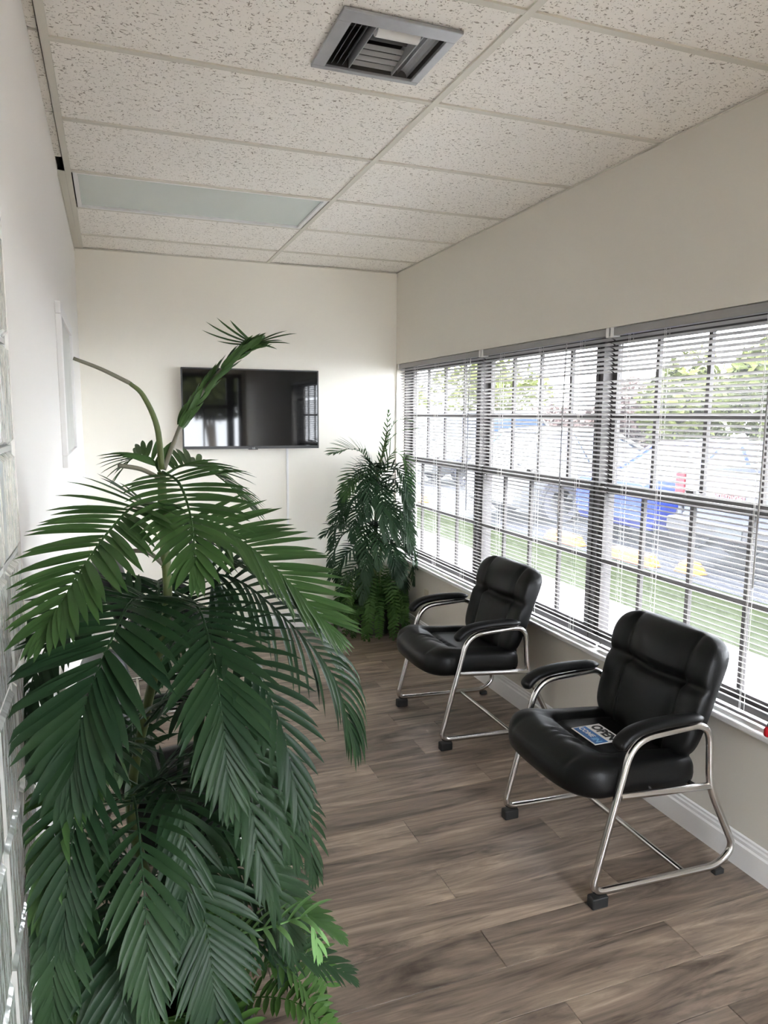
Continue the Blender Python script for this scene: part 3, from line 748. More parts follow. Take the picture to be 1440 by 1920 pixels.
# ================================================================== PLANTS
NEAR_FRONDS = [
     ([[-0.99,-0.27,1.487],[-0.964,-0.33,1.47],[-0.953,-0.41,1.425],[-0.953,-0.48,1.38],[-0.955,-0.52,1.344]],17,0.135,0.0165,80,22,0.3) ,
     ([[-0.974,-0.26,1.396],[-0.894,-0.3,1.376],[-0.812,-0.33,1.32],[-0.735,-0.36,1.241],[-0.679,-0.38,1.171]],30,0.165,0.0135,64,26,0.10) ,
     ([[-0.995,-0.3,1.381],[-1.04,-0.36,1.433],[-1.096,-0.44,1.396],[-1.145,-0.52,1.338],[-1.189,-0.58,1.275]],26,0.135,0.0155,72,26,0.28) ,
     ([[-1.002,-0.32,1.225],[-1.06,-0.42,1.26],[-1.104,-0.52,1.208],[-1.139,-0.58,1.139],[-1.165,-0.6,1.032]],24,0.175,0.0175,72,16,0.32) ,
     ([[-0.974,-0.3,1.24],[-0.94,-0.4,1.229],[-0.927,-0.5,1.162],[-0.921,-0.56,1.072],[-0.915,-0.58,0.959]],27,0.15,0.0125,62,16,0.3) ,
     ([[-0.968,-0.24,1.261],[-0.847,-0.26,1.25],[-0.731,-0.29,1.146],[-0.645,-0.31,1.031],[-0.604,-0.32,0.903]],26,0.19,0.0105,66,14,2.3) ,
     ([[-0.979,-0.28,1.015],[-0.887,-0.34,0.99],[-0.829,-0.38,0.892],[-0.789,-0.4,0.799],[-0.761,-0.4,0.697]],20,0.15,0.0115,52,14,0.5) ,
     ([[-1.046,-0.3,0.674],[-0.989,-0.36,0.71],[-0.955,-0.42,0.633],[-0.941,-0.46,0.529],[-0.935,-0.47,0.404]],26,0.15,0.0125,66,18,0.45) ,
     ([[-1.071,-0.3,0.728],[-1.155,-0.38,0.792],[-1.194,-0.48,0.764],[-1.214,-0.52,0.671],[-1.224,-0.53,0.546]],24,0.13,0.0135,62,16,0.45) ,
     ([[-1.057,-0.3,0.664],[-1.114,-0.36,0.702],[-1.134,-0.42,0.632],[-1.131,-0.46,0.548],[-1.122,-0.47,0.417]],22,0.13,0.0135,58,16,0.5) ,
     ([[-0.927,-0.28,0.401],[-0.837,-0.32,0.426],[-0.732,-0.34,0.386],[-0.655,-0.36,0.339],[-0.623,-0.36,0.31]],18,0.085,0.009,58,18,0.45) ,
     ([[-0.922,-0.34,0.47],[-0.82,-0.42,0.527],[-0.748,-0.46,0.561],[-0.731,-0.48,0.54],[-0.725,-0.48,0.502]],9,0.08,0.0085,50,18,0.9) ,
     ([[-0.922,-0.26,0.505],[-0.844,-0.3,0.526],[-0.778,-0.33,0.506],[-0.709,-0.35,0.474],[-0.649,-0.36,0.422]],20,0.075,0.01,34,14,0.35) ,
     ([[-0.994,-0.25,1.485],[-1.009,-0.24,1.511],[-1.032,-0.22,1.518],[-1.05,-0.2,1.509],[-1.061,-0.19,1.494]],11,0.085,0.01,65,22,0.3) ,
     ([[-0.983,-0.24,1.479],[-0.939,-0.18,1.494],[-0.881,-0.12,1.479],[-0.821,-0.08,1.431],[-0.784,-0.06,1.389]],18,0.125,0.0125,55,20,0.35) ,
     ([[-0.976,-0.22,1.304],[-0.878,-0.16,1.287],[-0.762,-0.12,1.214],[-0.652,-0.1,1.113],[-0.576,-0.1,0.986]],24,0.13,0.011,60,16,0.55) ,
     ([[-1.005,-0.26,1.187],[-1.109,-0.22,1.221],[-1.198,-0.3,1.183],[-1.243,-0.38,1.108],[-1.258,-0.42,1.003]],22,0.13,0.013,60,16,0.5) ,
     ([[-0.98,-0.24,0.852],[-0.852,-0.16,0.82],[-0.725,-0.1,0.715],[-0.652,-0.08,0.574],[-0.631,-0.08,0.419]],20,0.14,0.011,55,14,0.8) ,
     ([[-1.051,-0.3,0.821],[-1.141,-0.36,0.912],[-1.193,-0.46,0.908],[-1.216,-0.5,0.843],[-1.227,-0.52,0.757]],20,0.11,0.0125,55,16,0.5) ,
     ([[-0.986,-0.22,0.612],[-0.863,-0.2,0.6],[-0.779,-0.22,0.539],[-0.733,-0.24,0.458],[-0.716,-0.25,0.377]],18,0.12,0.01,55,16,0.5) ,
     ([[-0.988,-0.26,1.358],[-0.962,-0.2,1.365],[-0.917,-0.14,1.323],[-0.878,-0.1,1.237],[-0.862,-0.1,1.132]],18,0.13,0.012,60,16,0.4) ,
     ([[-1.06,-0.28,0.788],[-1.021,-0.36,0.869],[-0.991,-0.44,0.859],[-0.982,-0.47,0.774],[-0.984,-0.48,0.669]],20,0.13,0.012,55,16,0.5) ,
     ([[-0.989,-0.24,0.573],[-0.884,-0.26,0.588],[-0.82,-0.3,0.546],[-0.782,-0.32,0.458],[-0.767,-0.33,0.355]],20,0.12,0.01,55,16,0.4) ,
]
stalk1 = [[-0.991,-0.26,1.492],[-0.998,-0.27,1.579],[-1.023,-0.28,1.641],[-1.048,-0.29,1.665],[-1.099,-0.3,1.69],[-1.147,-0.31,1.708]]
stalk2 = [[-0.986,-0.25,1.491],[-0.96,-0.22,1.55],[-0.935,-0.18,1.595],[-0.869,-0.14,1.682],[-0.796,-0.1,1.749],[-0.751,-0.08,1.774]]
stub = [[-0.99,-0.26,1.47],[-1.032,-0.28,1.494],[-1.075,-0.3,1.504]]
stub2 = [[-0.989,-0.27,1.286],[-1.027,-0.28,1.324],[-1.084,-0.3,1.331]]
trunkA = [[-0.998,-0.25,0.304],[-1.014,-0.25,0.356],[-1.028,-0.26,0.492],[-1.065,-0.28,0.666],[-1.079,-0.28,0.791],[-1.045,-0.28,0.965],[-0.992,-0.27,1.189],[-0.992,-0.27,1.359],[-0.992,-0.26,1.486]]
trunkB = [[-0.948,-0.24,0.267],[-0.943,-0.24,0.43],[-0.966,-0.24,0.568],[-0.994,-0.23,0.749]]
FAR_FRONDS = [
     ([[0.705,3.12,1.178],[0.588,3.08,1.336],[0.469,3.02,1.37],[0.357,2.97,1.352]],18,0.17,0.01,62,20,0.25) ,
     ([[0.709,3.12,1.119],[0.598,3.05,1.223],[0.496,2.98,1.193],[0.427,2.95,1.067]],16,0.15,0.01,60,20,0.4) ,
     ([[0.717,3.12,1.138],[0.805,3.06,1.334],[0.877,3.0,1.29],[0.908,2.97,1.127]],16,0.15,0.01,60,20,0.5) ,
     ([[0.718,3.12,1.021],[0.803,3.05,1.123],[0.871,2.98,1.031],[0.903,2.95,0.82]],16,0.15,0.01,60,18,0.5) ,
     ([[0.71,3.12,0.903],[0.579,3.05,1.033],[0.437,2.98,0.989],[0.342,2.95,0.903]],16,0.15,0.01,60,20,0.4) ,
     ([[0.703,3.12,0.706],[0.539,3.05,0.823],[0.378,2.98,0.841],[0.277,2.94,0.795]],16,0.14,0.01,60,20,0.4) ,
     ([[0.711,3.12,0.785],[0.793,3.02,0.913],[0.849,2.95,0.823],[0.892,2.92,0.67]],16,0.15,0.01,60,18,0.5) ,
     ([[0.704,3.12,0.586],[0.57,3.02,0.69],[0.424,2.94,0.636],[0.315,2.9,0.519]],16,0.14,0.01,60,20,0.4) ,
     ([[0.712,3.12,0.626],[0.746,3.0,0.723],[0.798,2.92,0.656],[0.812,2.88,0.488]],14,0.14,0.01,60,18,0.5) ,
     ([[0.702,3.1,1.14],[0.634,2.98,1.265],[0.579,2.88,1.162],[0.554,2.84,0.945]],16,0.14,0.01,60,18,0.5) ,
     ([[0.703,3.1,1.024],[0.682,2.98,1.151],[0.67,2.88,1.011],[0.673,2.84,0.791]],16,0.14,0.01,60,18,0.5) ,
     ([[0.696,3.1,0.749],[0.616,2.98,0.849],[0.56,2.9,0.711],[0.531,2.86,0.512]],14,0.13,0.01,60,18,0.5) ,
     ([[0.774,3.12,1.37],[0.803,3.06,1.525],[0.849,3.0,1.579],[0.906,2.96,1.565]],10,0.06,0.007,60,24,0.2) ,
     ([[0.766,3.12,1.351],[0.804,3.06,1.449],[0.862,3.0,1.496],[0.964,2.94,1.516]],10,0.04,0.007,40,16,0.1) ,
     ([[0.733,3.12,1.255],[0.766,3.1,1.41],[0.774,3.08,1.525],[0.774,3.06,1.62]],9,0.055,0.007,50,24,0.1) ,
     ([[0.709,3.12,1.08],[0.664,3.18,1.135],[0.575,3.22,1.114],[0.505,3.26,1.013]],14,0.13,0.01,60,20,0.4) ,
     ([[0.703,3.1,0.906],[0.703,3.0,0.977],[0.754,2.92,0.908],[0.781,2.88,0.741]],14,0.13,0.01,60,20,0.5) ,
     ([[0.697,3.1,0.51],[0.603,3.0,0.595],[0.477,2.92,0.542],[0.366,2.88,0.425]],14,0.12,0.01,60,20,0.4) ,
]
far_trunk= [[0.698,3.12,0.142],[0.7,3.12,0.506],[0.706,3.12,0.904],[0.717,3.12,1.177],[0.758,3.12,1.332],[0.79,3.12,1.486]]

LIM = {'x0': -9, 'x1': 9, 'y1': 9}                                   # leaves bend where they meet a wall (plant-local)
def leaflet(p0, d0, nrm, L, w, droop, segs=6, curl=0.0):
    """one folded blade as (verts, faces)"""
    vs = []; fs = []; d = d0.normalized(); p = V(p0); st = L / segs
    prof = (.50, .84, 1.0, 1.0, .88, .58, .03)
    for i in range(segs + 1):
        b = d.cross(nrm); b = b.normalized() if b.length > 1e-4 else V((1, 0, 0))
        up = b.cross(d).normalized()
        t = i / segs; k = prof[min(6, int(round(t * 6)))] * w * .5
        for q_ in (p - b * k + up * k * .34, V(p), p + b * k + up * k * .34):
            vs.append(V((min(max(q_.x, LIM['x0']), LIM['x1']), min(q_.y, LIM['y1']), max(q_.z, .012))))
        if i < segs:
            p = p + d * st; d = (d + V((0, 0, -1)) * droop * st / L * (0.5 + t)).normalized()
    for i in range(segs):
        a = i * 3; fs += [(a, a + 1, a + 4, a + 3), (a + 1, a + 2, a + 5, a + 4)]
    return vs, fs
def frond(plant, spec, single=False, mt='palm_leaf', loc=V((0, 0, 0)), jit=0.07, wid=1.0, seed=0, stalk_r=.0034, hint=None, name='frond', bare=.10):
    pts, n, L, w, a0, a1, droop = spec
    R = random.Random(seed); c = [V((min(max(q.x, LIM['x0'] + .006), LIM['x1'] - .006), min(q.y, LIM['y1'] - .006), max(q.z, .016))) for q in catmull([V(p) - loc for p in pts], 10)]
    acc = [0.0]
    for i in range(1, len(c)): acc.append(acc[-1] + (c[i] - c[i - 1]).length)
    tot = acc[-1]
    def at(s):
        s = max(0, min(1, s)) * tot
        for i in range(1, len(c)):
            if acc[i] >= s:
                f = (s - acc[i - 1]) / max(1e-9, acc[i] - acc[i - 1]); return c[i - 1].lerp(c[i], f), (c[i] - c[i - 1]).normalized()
        return c[-1], (c[-1] - c[-2]).normalized()
    M = MB(); singles = []
    for i in range(n):
        s = bare + (1 - bare) * (i + .3) / n
        p, t = at(s)
        h = hint if hint is not None else V((0.0, -.35, 1.0))
        side = t.cross(h)
        if side.length < .15: side = t.cross(V((.2, -1, .2)))
        side.normalize(); nrm = side.cross(t).normalized()
        ang = math.radians(a0 + (a1 - a0) * s ** 1.4)
        ll = L * min(1.0, .62 + 1.6 * s) * (1.0 if s < .55 else 1 - .42 * ((s - .55) / .45) ** 1.5)
        for sg in (-1, 1):
            aj = ang + R.uniform(-jit, jit)
            d = side * sg * math.sin(aj) + t * math.cos(aj) + nrm * (.20 + R.uniform(-.08, .08))
            vs, fs = leaflet(p + t * R.uniform(-.003, .003), d, nrm, ll * R.uniform(.92, 1.06), w * wid * (1 if s < .8 else .9), droop * R.uniform(.8, 1.2))
            if single:
                q = MB(); q.add(vs, fs); singles.append(q)
            else: M.add(vs, fs)
    p, t = at(1.0)
    side = t.cross(V((0, -.35, 1)));  side = side.normalized() if side.length > .1 else V((1, 0, 0)); nrm = side.cross(t).normalized()
    for k, sgn in ((.0, 0), (.16, 1), (.16, -1)):
        vs, fs = leaflet(p, t + side * sgn * k * 1.0 + nrm * .05, nrm, L * .55, w * wid * .9, droop)
        M.add(vs, fs)
    fo = M.build(name, mt, plant, smooth=True)
    q = MB(); cc = c[::2] + ([c[-1]] if len(c) % 2 == 0 else [])
    q.tube(cc, [stalk_r * (1 - .7 * i / (len(cc) - 1)) for i in range(len(cc))], 6)
    q.build('leaf_stalk', mt, fo, smooth=True)
    for q in singles: q.build('leaflet', mt, fo, smooth=True)
    return fo
def fern(plant, base, az, length, lift, seed, loc, mt='fern_leaf', fall=.10):
    R = random.Random(seed); d = V((math.cos(az), math.sin(az), 0)); b = V(base)
    pts = [b, b + d * length * .34 + V((0, 0, lift)), b + d * length * .70 + V((0, 0, lift * 1.05)), b + d * length * .93 + V((0, 0, lift * .45 - fall * .35)), b + d * length + V((0, 0, -fall))]
    return frond(plant, (pts, 30, .058, .0135, 82, 58, .3), mt=mt, loc=loc, seed=seed, stalk_r=.002, hint=V((-d.x * .3, -d.y * .3, 1)), name='fern_frond', bare=.06)
def pot(plant, r, h, mt='pot_black'):
    m = MB(); m.lathe([(0, 0), (r * .74, 0), (r * .95, h * .9), (r * 1.04, h * .9), (r * 1.04, h), (r * .93, h), (r * .90, h * .86), (0, h * .86)], (0, 0, 0), 28)
    p = m.build('pot', mt, plant, smooth=True, sharp=35)
    m = MB(); m.lathe([(0, h * .865), (r * .90, h * .865)], (0, 0, 0), 28); m.build('soil', 'soil', p)
def tub(plant, name, pts, r, loc, mt='trunk_green', n=8):
    m = MB(); c = catmull([V(p) - loc for p in pts], 6)
    rr = [r[0] + (r[1] - r[0]) * i / (len(c) - 1) for i in range(len(c))]
    for i in range(0, len(rr), 5): rr[i] *= 1.16
    m.tube(c, rr, n); return m.build(name, mt, plant, smooth=True)

PB = V((-1.0, -.245, 0))
LIM.update(x0=XL + .006 - PB.x)
palm = thing('potted_palm', PB, 'large potted palm with a bent bare stalk in the left foreground', 'plant')
pot(palm, .17, .24)
SINGLE = 6
def extra_fronds(n, trunk, zlo, zhi, azs, length, spec, seed):
    R = random.Random(seed); out = []
    for k in range(n):
        z = zlo + (zhi - zlo) * (k + .5) / n
        tr = min((V(p) for p in catmull([V(q) for q in trunk], 8)), key=lambda q: abs(q.z - z))
        az = R.uniform(*azs[k % len(azs)]); L = length * R.uniform(.85, 1.15); d = V((math.cos(az), math.sin(az), 0)); b = V((tr.x, tr.y, z))
        out.append(([b, b + d * L * .30 + V((0, 0, L * .26)), b + d * L * .62 + V((0, 0, L * .22)), b + d * L * .86 - V((0, 0, L * .08)), b + d * L * .97 - V((0, 0, L * .48))],) + spec)
    return out
RD = math.radians
for i, s in enumerate(NEAR_FRONDS + extra_fronds(10, trunkA, .55, 1.16, ((RD(-120), RD(-80)), (RD(-60), RD(-20)), (RD(-10), RD(40)), (RD(-95), RD(-50)), (RD(50), RD(110))), .33, (20, .135, .0125, 62, 16, .5), 11)):
    frond(palm, s, single=i < SINGLE, mt='pale_leaf' if i == 11 else ('young_leaf' if i in (0, 1, 2, 12, 13, 14, 18) else 'palm_leaf'), loc=PB, seed=100 + i, wid=1.0 if i < 3 else 1.14)
tub(palm, 'stem', trunkA, (.0125, .0085), PB)
tub(palm, 'stem', trunkB, (.0145, .009), PB)
for k, (bx, by) in enumerate(((-.06, .02), (.05, .03))):
    pass
m = MB(); c = catmull([V(p) - PB for p in stalk1[:4]], 6); m.tube(c, [.0068 - .003 * i / len(c) for i in range(len(c))], 8); m.build('bare_stalk', 'trunk_green', palm, smooth=True)
m = MB(); c = catmull([V(p) - PB for p in stalk1[3:]], 4); m.tube(c, [.0042 - .001 * i / len(c) for i in range(len(c))], 8); m.build('bare_stalk', 'stalk_grey', palm, smooth=True)
for s in (stub, stub2):
    m = MB(); m.tube(catmull([V(p) - PB for p in s], 5), .0045, 8); m.build('cut_stalk', 'stalk_grey', palm, smooth=True)
# folded young frond: leaflets wrapped along the stalk, opening at the tip
c = catmull([V(p) - PB for p in stalk2], 10); M = MB(); R_ = random.Random(5)
for i in range(16, len(c) - 3):
    t = (c[i + 1] - c[i]).normalized()
    for k in range(3):
        a = R_.uniform(0, 2 * PI); s_ = t.cross(V((0, 1, 0))).normalized(); b_ = s_.cross(t); out = s_ * math.cos(a) + b_ * math.sin(a)
        vs, fs = leaflet(c[i] + out * .006, t + out * .20, out, .050, .0115, .0, 6); M.add(vs, fs)
e = c[-4]; t = (c[-1] - c[-6]).normalized()
for du, dz, dy, L in ((1, .34, 0, .105), (1, .50, -.1, .085), (1, .12, .1, .085), (.9, -.10, 0, .055), (1, .22, -.2, .070), (-1, .10, 0, .125), (-1, .30, .1, .125), (-1, .52, 0, .105), (-1, -.08, -.1, .085), (-.75, .62, .1, .080)):
    d = V((du * .94, dy - du * .3, dz)); L = L * 1.0
    vs, fs = leaflet(e, d, V((0, -.4, 1)), L, .0125, -.55 if du < 0 else .25, 6); M.add(vs, fs)
fo = M.build('young_frond', 'young_leaf', palm, smooth=True)
q = MB(); q.tube(c, [.0052 * (1 - .5 * i / len(c)) for i in range(len(c))], 7); q.build('leaf_stalk', 'stalk_grey', fo, smooth=True)
for k in range(19):
    az = 2 * PI * k / 19 + .2 * math.sin(k * 3)
    fern(palm, (.06 * math.cos(az), .06 * math.sin(az), .21), az, (.31 if math.cos(az) > .2 else .2) + .03 * math.sin(k * 2.3), .12 + .04 * math.cos(k * 1.7), 300 + k, V((0, 0, 0)))

FB = V((.70, 3.13, 0))
LIM.update(x0=-9, x1=.962 - FB.x, y1=YF - .006 - FB.y)
palm2 = thing('potted_palm', FB, 'potted palm with ferns in the far corner beside the blinds', 'plant')
pot(palm2, .15, .17)
for i, s in enumerate(FAR_FRONDS + extra_fronds(26, far_trunk, .48, 1.20, ((RD(-150), RD(-100)), (RD(-90), RD(-40)), (RD(150), RD(200)), (RD(-40), RD(10)), (RD(-110), RD(-60))), .30, (16, .13, .011, 62, 18, .5), 12)):
    frond(palm2, s, mt='young_leaf' if i in (0, 1, 2, 12, 13, 14) else 'palm_leaf', loc=FB, seed=500 + i, stalk_r=.003, wid=1.35)
tub(palm2, 'stem', far_trunk, (.016, .007), FB)
m = MB(); m.tube(catmull([(.05, -.02, .14), (.03, -.03, .5), (.07, -.04, .9)], 5), .010, 8); m.build('stem', 'trunk_green', palm2, smooth=True)
for k in range(20):
    az = 2 * PI * k / 20 + .3 * math.sin(k * 3.1)
    lim = .27
    if math.cos(az) > .5: lim = .23
    if math.sin(az) > .5: lim = .24
    fern(palm2, (.05 * math.cos(az), .05 * math.sin(az), .15), az, lim - .03 * abs(math.sin(k * 2.3)), .15 + .13 * abs(math.cos(k * 1.7)), 700 + k, V((0, 0, 0)), fall=.02 + .10 * abs(math.sin(k * 1.3)))
for k in range(16):
    az = 2 * PI * (k + .5) / 16
    fern(palm2, (.06 * math.cos(az), .06 * math.sin(az), .15), az, .20 + .03 * math.sin(k * 2.1), .10 + .03 * math.cos(k * 1.7), 760 + k, V((0, 0, 0)), fall=.12)

# ================================================================== OUTSIDE: vehicles, wheel stops, planting
def car(name, loc, rz, label, paint, prof, cabin, half, wheels, rw, group='parked cars outside'):
    """prof: list of (x, z_low, z_top, half_scale) body stations; cabin: list of (x, z, half) roofline; local x runs from tail (0) to nose"""
    t = thing(name, loc, label, 'car', group, rz)
    m = MB(); secs = []
    for x, zl, ztp, hs in prof:
        h = half * hs; zmid = zl + (ztp - zl) * .55
        secs.append([(x, -h * .93, zl), (x, -h, zl + .12), (x, -h, zmid), (x, -h * .94, ztp - .03), (x, -h * .86, ztp), (x, h * .86, ztp), (x, h * .94, ztp - .03), (x, h, zmid), (x, h, zl + .12), (x, h * .93, zl)])
    n = 10; vs = [p for s in secs for p in s]; fs = []
    for i in range(len(secs) - 1):
        for j in range(n): fs.append((i * n + j, i * n + (j + 1) % n, (i + 1) * n + (j + 1) % n, (i + 1) * n + j))
    fs += [tuple(range(n - 1, -1, -1)), tuple((len(secs) - 1) * n + j for j in range(n))]
    m.add(vs, fs); m.build('body', paint, t, smooth=True, sharp=32)
    # cabin: glass volume with a painted roof skin and pillars
    zb_ = cabin[0][1]
    m = MB(); b0, r0, r1, b1 = cabin          # (x, z, half) base rear, roof rear, roof front, base front
    def ring(p): return [(p[0], -p[2], p[1]), (p[0], p[2], p[1])]
    vs = ring(b0) + ring(r0) + ring(r1) + ring(b1)
    m.add(vs, [(0, 1, 3, 2), (2, 3, 5, 4), (4, 5, 7, 6), (0, 2, 4, 6), (1, 7, 5, 3), (0, 6, 7, 1)]); cb = m.build('windows', 'car_glass', t)
    m = MB(); e = .012
    m.add([(r0[0] - .03, -r0[2] - e, r0[1]), (r0[0] - .03, r0[2] + e, r0[1]), (r1[0] + .03, r1[2] + e, r1[1]), (r1[0] + .03, -r1[2] - e, r1[1]),
           (r0[0] + .06, -r0[2] + .06, r0[1] + .05), (r0[0] + .06, r0[2] - .06, r0[1] + .05), (r1[0] - .06, r1[2] - .06, r1[1] + .05), (r1[0] - .06, -r1[2] + .06, r1[1] + .05)],
          [(0, 1, 2, 3), (7, 6, 5, 4), (0, 4, 5, 1), (1, 5, 6, 2), (2, 6, 7, 3), (3, 7, 4, 0)])
    m.build('roof', paint, t, smooth=True, sharp=50)
    m = MB()
    for sg in (-1, 1):
        def P(p, o=.01): return V((p[0], sg * (p[2] + o), p[1]))
        m.tube([P(b0), P(r0)], .045, 6); m.tube([P(b1), P(r1)], .04, 6)
        f = .48; a = V((b0[0] + (b1[0] - b0[0]) * f, sg * (b0[2] + .008), b0[1])); b = V((r0[0] + (r1[0] - r0[0]) * f, sg * (r0[2] + .008), r0[1])); m.tube([a, b], .035, 6)
    m.build('pillars', paint, t)
    for wx in wheels:
        for sg in (-1, 1):
            y = sg * (half - .10)
            m = MB(); N = 22; prof_ = [(rw * .60, -.11), (rw * .93, -.11), (rw, -.07), (rw, .07), (rw * .93, .11), (rw * .60, .11)]
            vs = []; fs = []
            for r, o in prof_:
                for j in range(N): vs.append((wx + r * math.cos(2 * PI * j / N), y + o * sg * 1.05, rw + r * math.sin(2 * PI * j / N)))
            for i in range(len(prof_) - 1):
                for j in range(N): fs.append((i * N + j, i * N + (j + 1) % N, (i + 1) * N + (j + 1) % N, (i + 1) * N + j))
            m.add(vs, fs); w = m.build('wheel', 'tyre', t, smooth=True, sharp=40)
            m = MB(); yo = y + sg * .10; vs = [(wx, yo, rw)]; fs = []
            for j in range(40):
                a = 2 * PI * j / 40; r = rw * (.6 if j % 8 not in (3, 4) else .34); vs.append((wx + r * math.cos(a), yo, rw + r * math.sin(a)))
            fs = [(0, 1 + j, 1 + (j + 1) % 40) for j in range(40)]
            m.add(vs, fs); m.box(wx - .04, wx + .04, yo - .01, yo + .01, rw - .04, rw + .04); m.build('wheel_cover', 'hub_metal', w)
            # dark arch lip
            m = MB(); pts = [(wx + (rw + .05) * math.cos(a), sg * (half + .004), rw + (rw + .05) * math.sin(a)) for a in [PI * k / 12 for k in range(13)]]
            m.tube(pts, .03, 6); m.build('wheel_arch', 'tyre', t)
    return t
GZ = -.16
suv = car('parked_car', (4.95, 9.15, GZ), 0, 'white parked car seen from its side beyond the middle window', 'car_white',
    [(0, .34, .98, .90), (.10, .27, 1.0, .98), (.7, .24, 1.02, 1.0), (3.0, .24, .98, 1.0), (3.3, .24, .93, 1.0), (4.3, .28, .78, .96), (4.55, .34, .66, .85)],
    [(.10, .98, .80), (.62, 1.50, .64), (1.95, 1.54, .64), (3.05, .96, .80)], .92, (.85, 3.55), .36)
blue = car('parked_car', (5.5, 6.65, GZ), 0, 'blue parked car between the white car and the grey pickup', 'car_blue',
    [(0, .38, .88, .88), (.10, .26, .95, .97), (.8, .24, .98, 1.0), (3.0, .24, .96, 1.0), (4.2, .28, .76, .95), (4.4, .34, .64, .85)],
    [(.75, .97, .74), (1.35, 1.36, .60), (2.3, 1.38, .60), (3.1, .94, .74)], .86, (.8, 3.4), .33)
van = car('parked_van', (6.4, 15.6, GZ), 0, 'white parked van far behind at the left end of the window', 'car_white',
    [(0, .36, 1.15, .92), (.1, .3, 1.2, 1.0), (3.4, .3, 1.2, 1.0), (4.2, .34, 1.05, .96), (4.5, .4, .9, .85)],
    [(.02, 1.18, .9), (.12, 1.85, .80), (3.0, 1.85, .80), (3.7, 1.15, .9)], 1.0, (.9, 3.5), .36)
# pickup: cab, bed walls, tailgate with lettering, bumper, lamps
pk = thing('pickup_truck', (5.4, 4.22, GZ), 'grey pickup truck with its lettered tailgate towards the window', 'truck', 'parked cars outside')
hb = 1.0
m = MB(); m.box(.03, 2.05, -hb, -hb + .08, .52, 1.16); m.box(.03, 2.05, hb - .08, hb, .52, 1.16); m.box(.03, 2.05, -hb + .08, hb - .08, .52, .62); m.box(1.98, 2.05, -hb + .08, hb - .08, .62, 1.16)
m.build('bed', 'car_grey', pk, bevel=.02)
m = MB()
secs = [(2.08, .42, 1.15), (3.9, .42, 1.12), (4.1, .42, 1.08), (5.2, .45, 1.0), (5.35, .5, .85)]
vs = []; fs = []
for x, a, b in secs: vs += [(x, -hb, a), (x, -hb * .96, b), (x, hb * .96, b), (x, hb, a)]
for i in range(4):
    for j in range(4): fs.append((i * 4 + j, i * 4 + (j + 1) % 4, i * 4 + 4 + (j + 1) % 4, i * 4 + 4 + j))
fs += [(3, 2, 1, 0), (16, 17, 18, 19)]
m.add(vs, fs); m.build('body', 'car_grey', pk, bevel=.02)
m = MB(); m.add([(2.12, -.9, 1.13), (2.12, .9, 1.13), (4.0, .9, 1.1), (4.0, -.9, 1.1), (2.28, -.72, 1.68), (2.28, .72, 1.68), (3.35, .72, 1.70), (3.35, -.72, 1.70)], [(3, 2, 1, 0), (4, 5, 6, 7), (0, 1, 5, 4), (1, 2, 6, 5), (2, 3, 7, 6), (3, 0, 4, 7)]); m.build('windows', 'car_glass', pk)
m = MB(); m.box(2.26, 3.38, -.74, .74, 1.68, 1.74); m.build('roof', 'car_white', pk, bevel=.03)
m = MB(); m.box(-.02, .04, -hb + .16, hb - .16, .56, 1.16)
tg = m.build('tailgate', 'car_grey', pk, bevel=.015)
m = MB(); m.box(-.03, -.018, -hb + .22, hb - .22, 1.13, 1.15); m.box(-.03, -.018, -.42, .42, .955, .968); m.box(-.03, -.018, -.42, -.14, .845, .858); m.build('tailgate_trim', 'letter_white', tg)
me = text_mesh('CHEVROLET', .082, .004, .002); me.materials.append(MATS['letter_red']); o = link('tailgate_lettering', me, tg, loc=(-.026, .15, .895)); o.rotation_euler = (PI / 2, 0, -PI / 2)
m = MB(); m.box(-.03, .0, -.19, .19, .70, .76); m.build('tailgate_handle', 'rubber', tg, bevel=.01)
for sg in (-1, 1):
    m = MB(); m.box(-.03, .10, sg * hb - (.15 if sg > 0 else 0), sg * hb + (0 if sg > 0 else .15), .70, 1.12); m.build('tail_light', 'tail_red', pk, bevel=.015)
m = MB(); m.box(-.16, .02, -hb + .02, hb - .02, .40, .58); bp_ = m.build('bumper', 'hub_metal', pk, bevel=.03)
m = MB(); m.box(-.17, -.16, -.18, .18, .43, .56); m.build('license_plate', 'plate_pale', bp_)
for wx in (1.0, 4.4):
    for sg in (-1, 1):
        m = MB(); N = 20; y = sg * .86; rw = .38; vs = []; fs = []; pr = [(.01, -.12), (rw * .93, -.12), (rw, -.08), (rw, .08), (rw * .93, .12), (.01, .12)]
        for r, o_ in pr:
            for j in range(N): vs.append((wx + r * math.cos(2 * PI * j / N), y + o_, rw + r * math.sin(2 * PI * j / N)))
        for i in range(len(pr) - 1):
            for j in range(N): fs.append((i * N + j, i * N + (j + 1) % N, (i + 1) * N + (j + 1) % N, (i + 1) * N + j))
        m.add(vs, fs); m.build('wheel', 'tyre', pk, smooth=True, sharp=40)
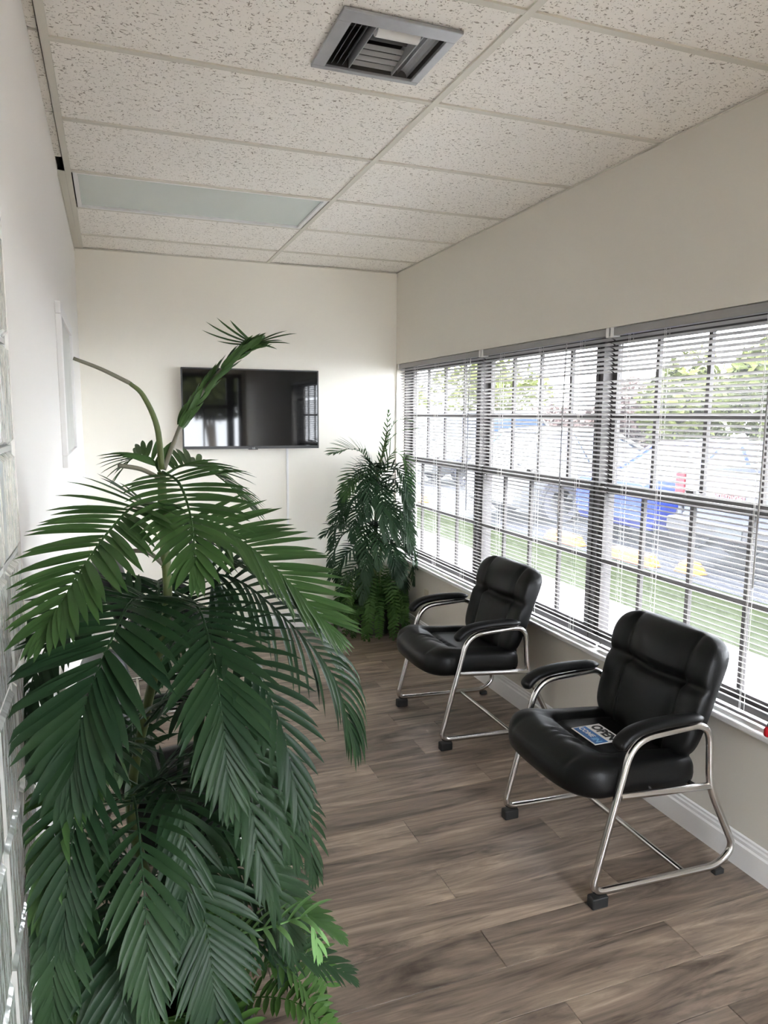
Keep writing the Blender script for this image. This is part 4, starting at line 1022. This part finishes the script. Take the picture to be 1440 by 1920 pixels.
# orange wheel stops in front of the bays
for (x, y, L, lab) in ((4.86, 5.32, .42, 'orange wheel stop on the asphalt between the blue car and the pickup'), (4.86, 6.75, .40, 'orange wheel stop in front of the white car'), (4.86, 12.2, .6, 'orange wheel stop farthest along the lawn edge'), (5.05, 4.55, .17, 'short orange wheel stop below the pickup bumper')):
    m = MB(); m.add([(x - .11, y - L, GZ), (x + .11, y - L, GZ), (x + .11, y + L, GZ), (x - .11, y + L, GZ), (x - .06, y - L + .08, GZ + .14), (x + .06, y - L + .08, GZ + .14), (x + .06, y + L - .08, GZ + .14), (x - .06, y + L - .08, GZ + .14)],
        [(3, 2, 1, 0), (4, 5, 6, 7), (0, 1, 5, 4), (1, 2, 6, 5), (2, 3, 7, 6), (3, 0, 4, 7)])
    tag(m.build('wheel_stop', 'stop_orange', bevel=.02), lab, 'wheel stop', 'orange wheel stops')
# shrubs and trees beyond the cars
def bush(loc, rx, ry, h, z0, label, mt, seed, cat='bush', name='flowering_bush', count=2600, leaf=.17):
    t = thing(name, loc, label, cat, 'planting beyond the parked cars')
    R = random.Random(seed); M = MB(); blobs = [(R.uniform(-.6, .6) * rx, R.uniform(-.6, .6) * ry, R.uniform(.25, .8) * h, R.uniform(.4, .62)) for _ in range(9)]
    for i in range(count):
        bx, by, bz, br = R.choice(blobs)
        while True:
            d = V((R.gauss(0, 1), R.gauss(0, 1), R.gauss(0, 1)))
            if d.length > .1: break
        d.normalize(); p = V((bx + d.x * rx * br, by + d.y * ry * br, z0 + bz + d.z * h * br * .55)) 
        if p.z < .02: continue
        a = V((R.gauss(0, 1), R.gauss(0, 1), R.gauss(0, .6))).normalized(); b = a.cross(d + V((.01, .02, .03))).normalized(); l = leaf * R.uniform(.6, 1.3)
        M.add([p - a * l, p + b * l * .45 + d * l * .1, p + a * l, p - b * l * .45 + d * l * .1], [(0, 1, 2, 3)])
    M.build('foliage', mt, t)
    m = MB()
    for k in range(4): m.tube([(R.uniform(-.1, .1), R.uniform(-.1, .1), 0), (R.uniform(-.3, .3) * rx, R.uniform(-.3, .3) * ry, z0 + h * .5)], [.07, .03], 7)
    m.build('branches', 'bark', t)
    return t
bush((12.6, 9.6, GZ), 1.5, 1.28, 3.2, .1, 'yellow green bush behind the pickup, at the right end of the window', 'bush_leaf', 1)
bush((12.8, 12.9, GZ), 1.5, 1.28, 3.4, .1, 'yellow green bush behind the blue car, left of the rightmost bush', 'bush_leaf', 2)
bush((13.4, 16.2, GZ), 1.5, 1.28, 2.7, .0, 'pinkish flowering bush behind the white car', 'pink_leaf', 3)
bush((12.4, 6.3, GZ), 1.5, 1.28, 3.0, .1, 'yellow green bush farthest to the right beyond the pickup', 'bush_leaf', 4)
bush((13.4, 19.9, GZ), 1.4, 1.4, 1.9, .0, 'low pinkish bush beyond the white car', 'pink_leaf', 5)
bush((15.5, 27.5, GZ), 2.6, 3.0, 3.2, 1.2, 'pale green tree far away at the left end of the window', 'bush_leaf', 6, 'tree', 'broad_tree', 1400, .2)
bush((12.5, 34, GZ), 2.6, 3.0, 3.6, 1.2, 'pale green tree farthest away behind the van', 'bush_leaf', 8, 'tree', 'broad_tree', 1400, .2)
bush((1.7, -12.5, GZ), 1.6, 1.2, 2.2, 1.6, 'green bush behind the camera, mirrored in the television', 'bush_leaf', 9)
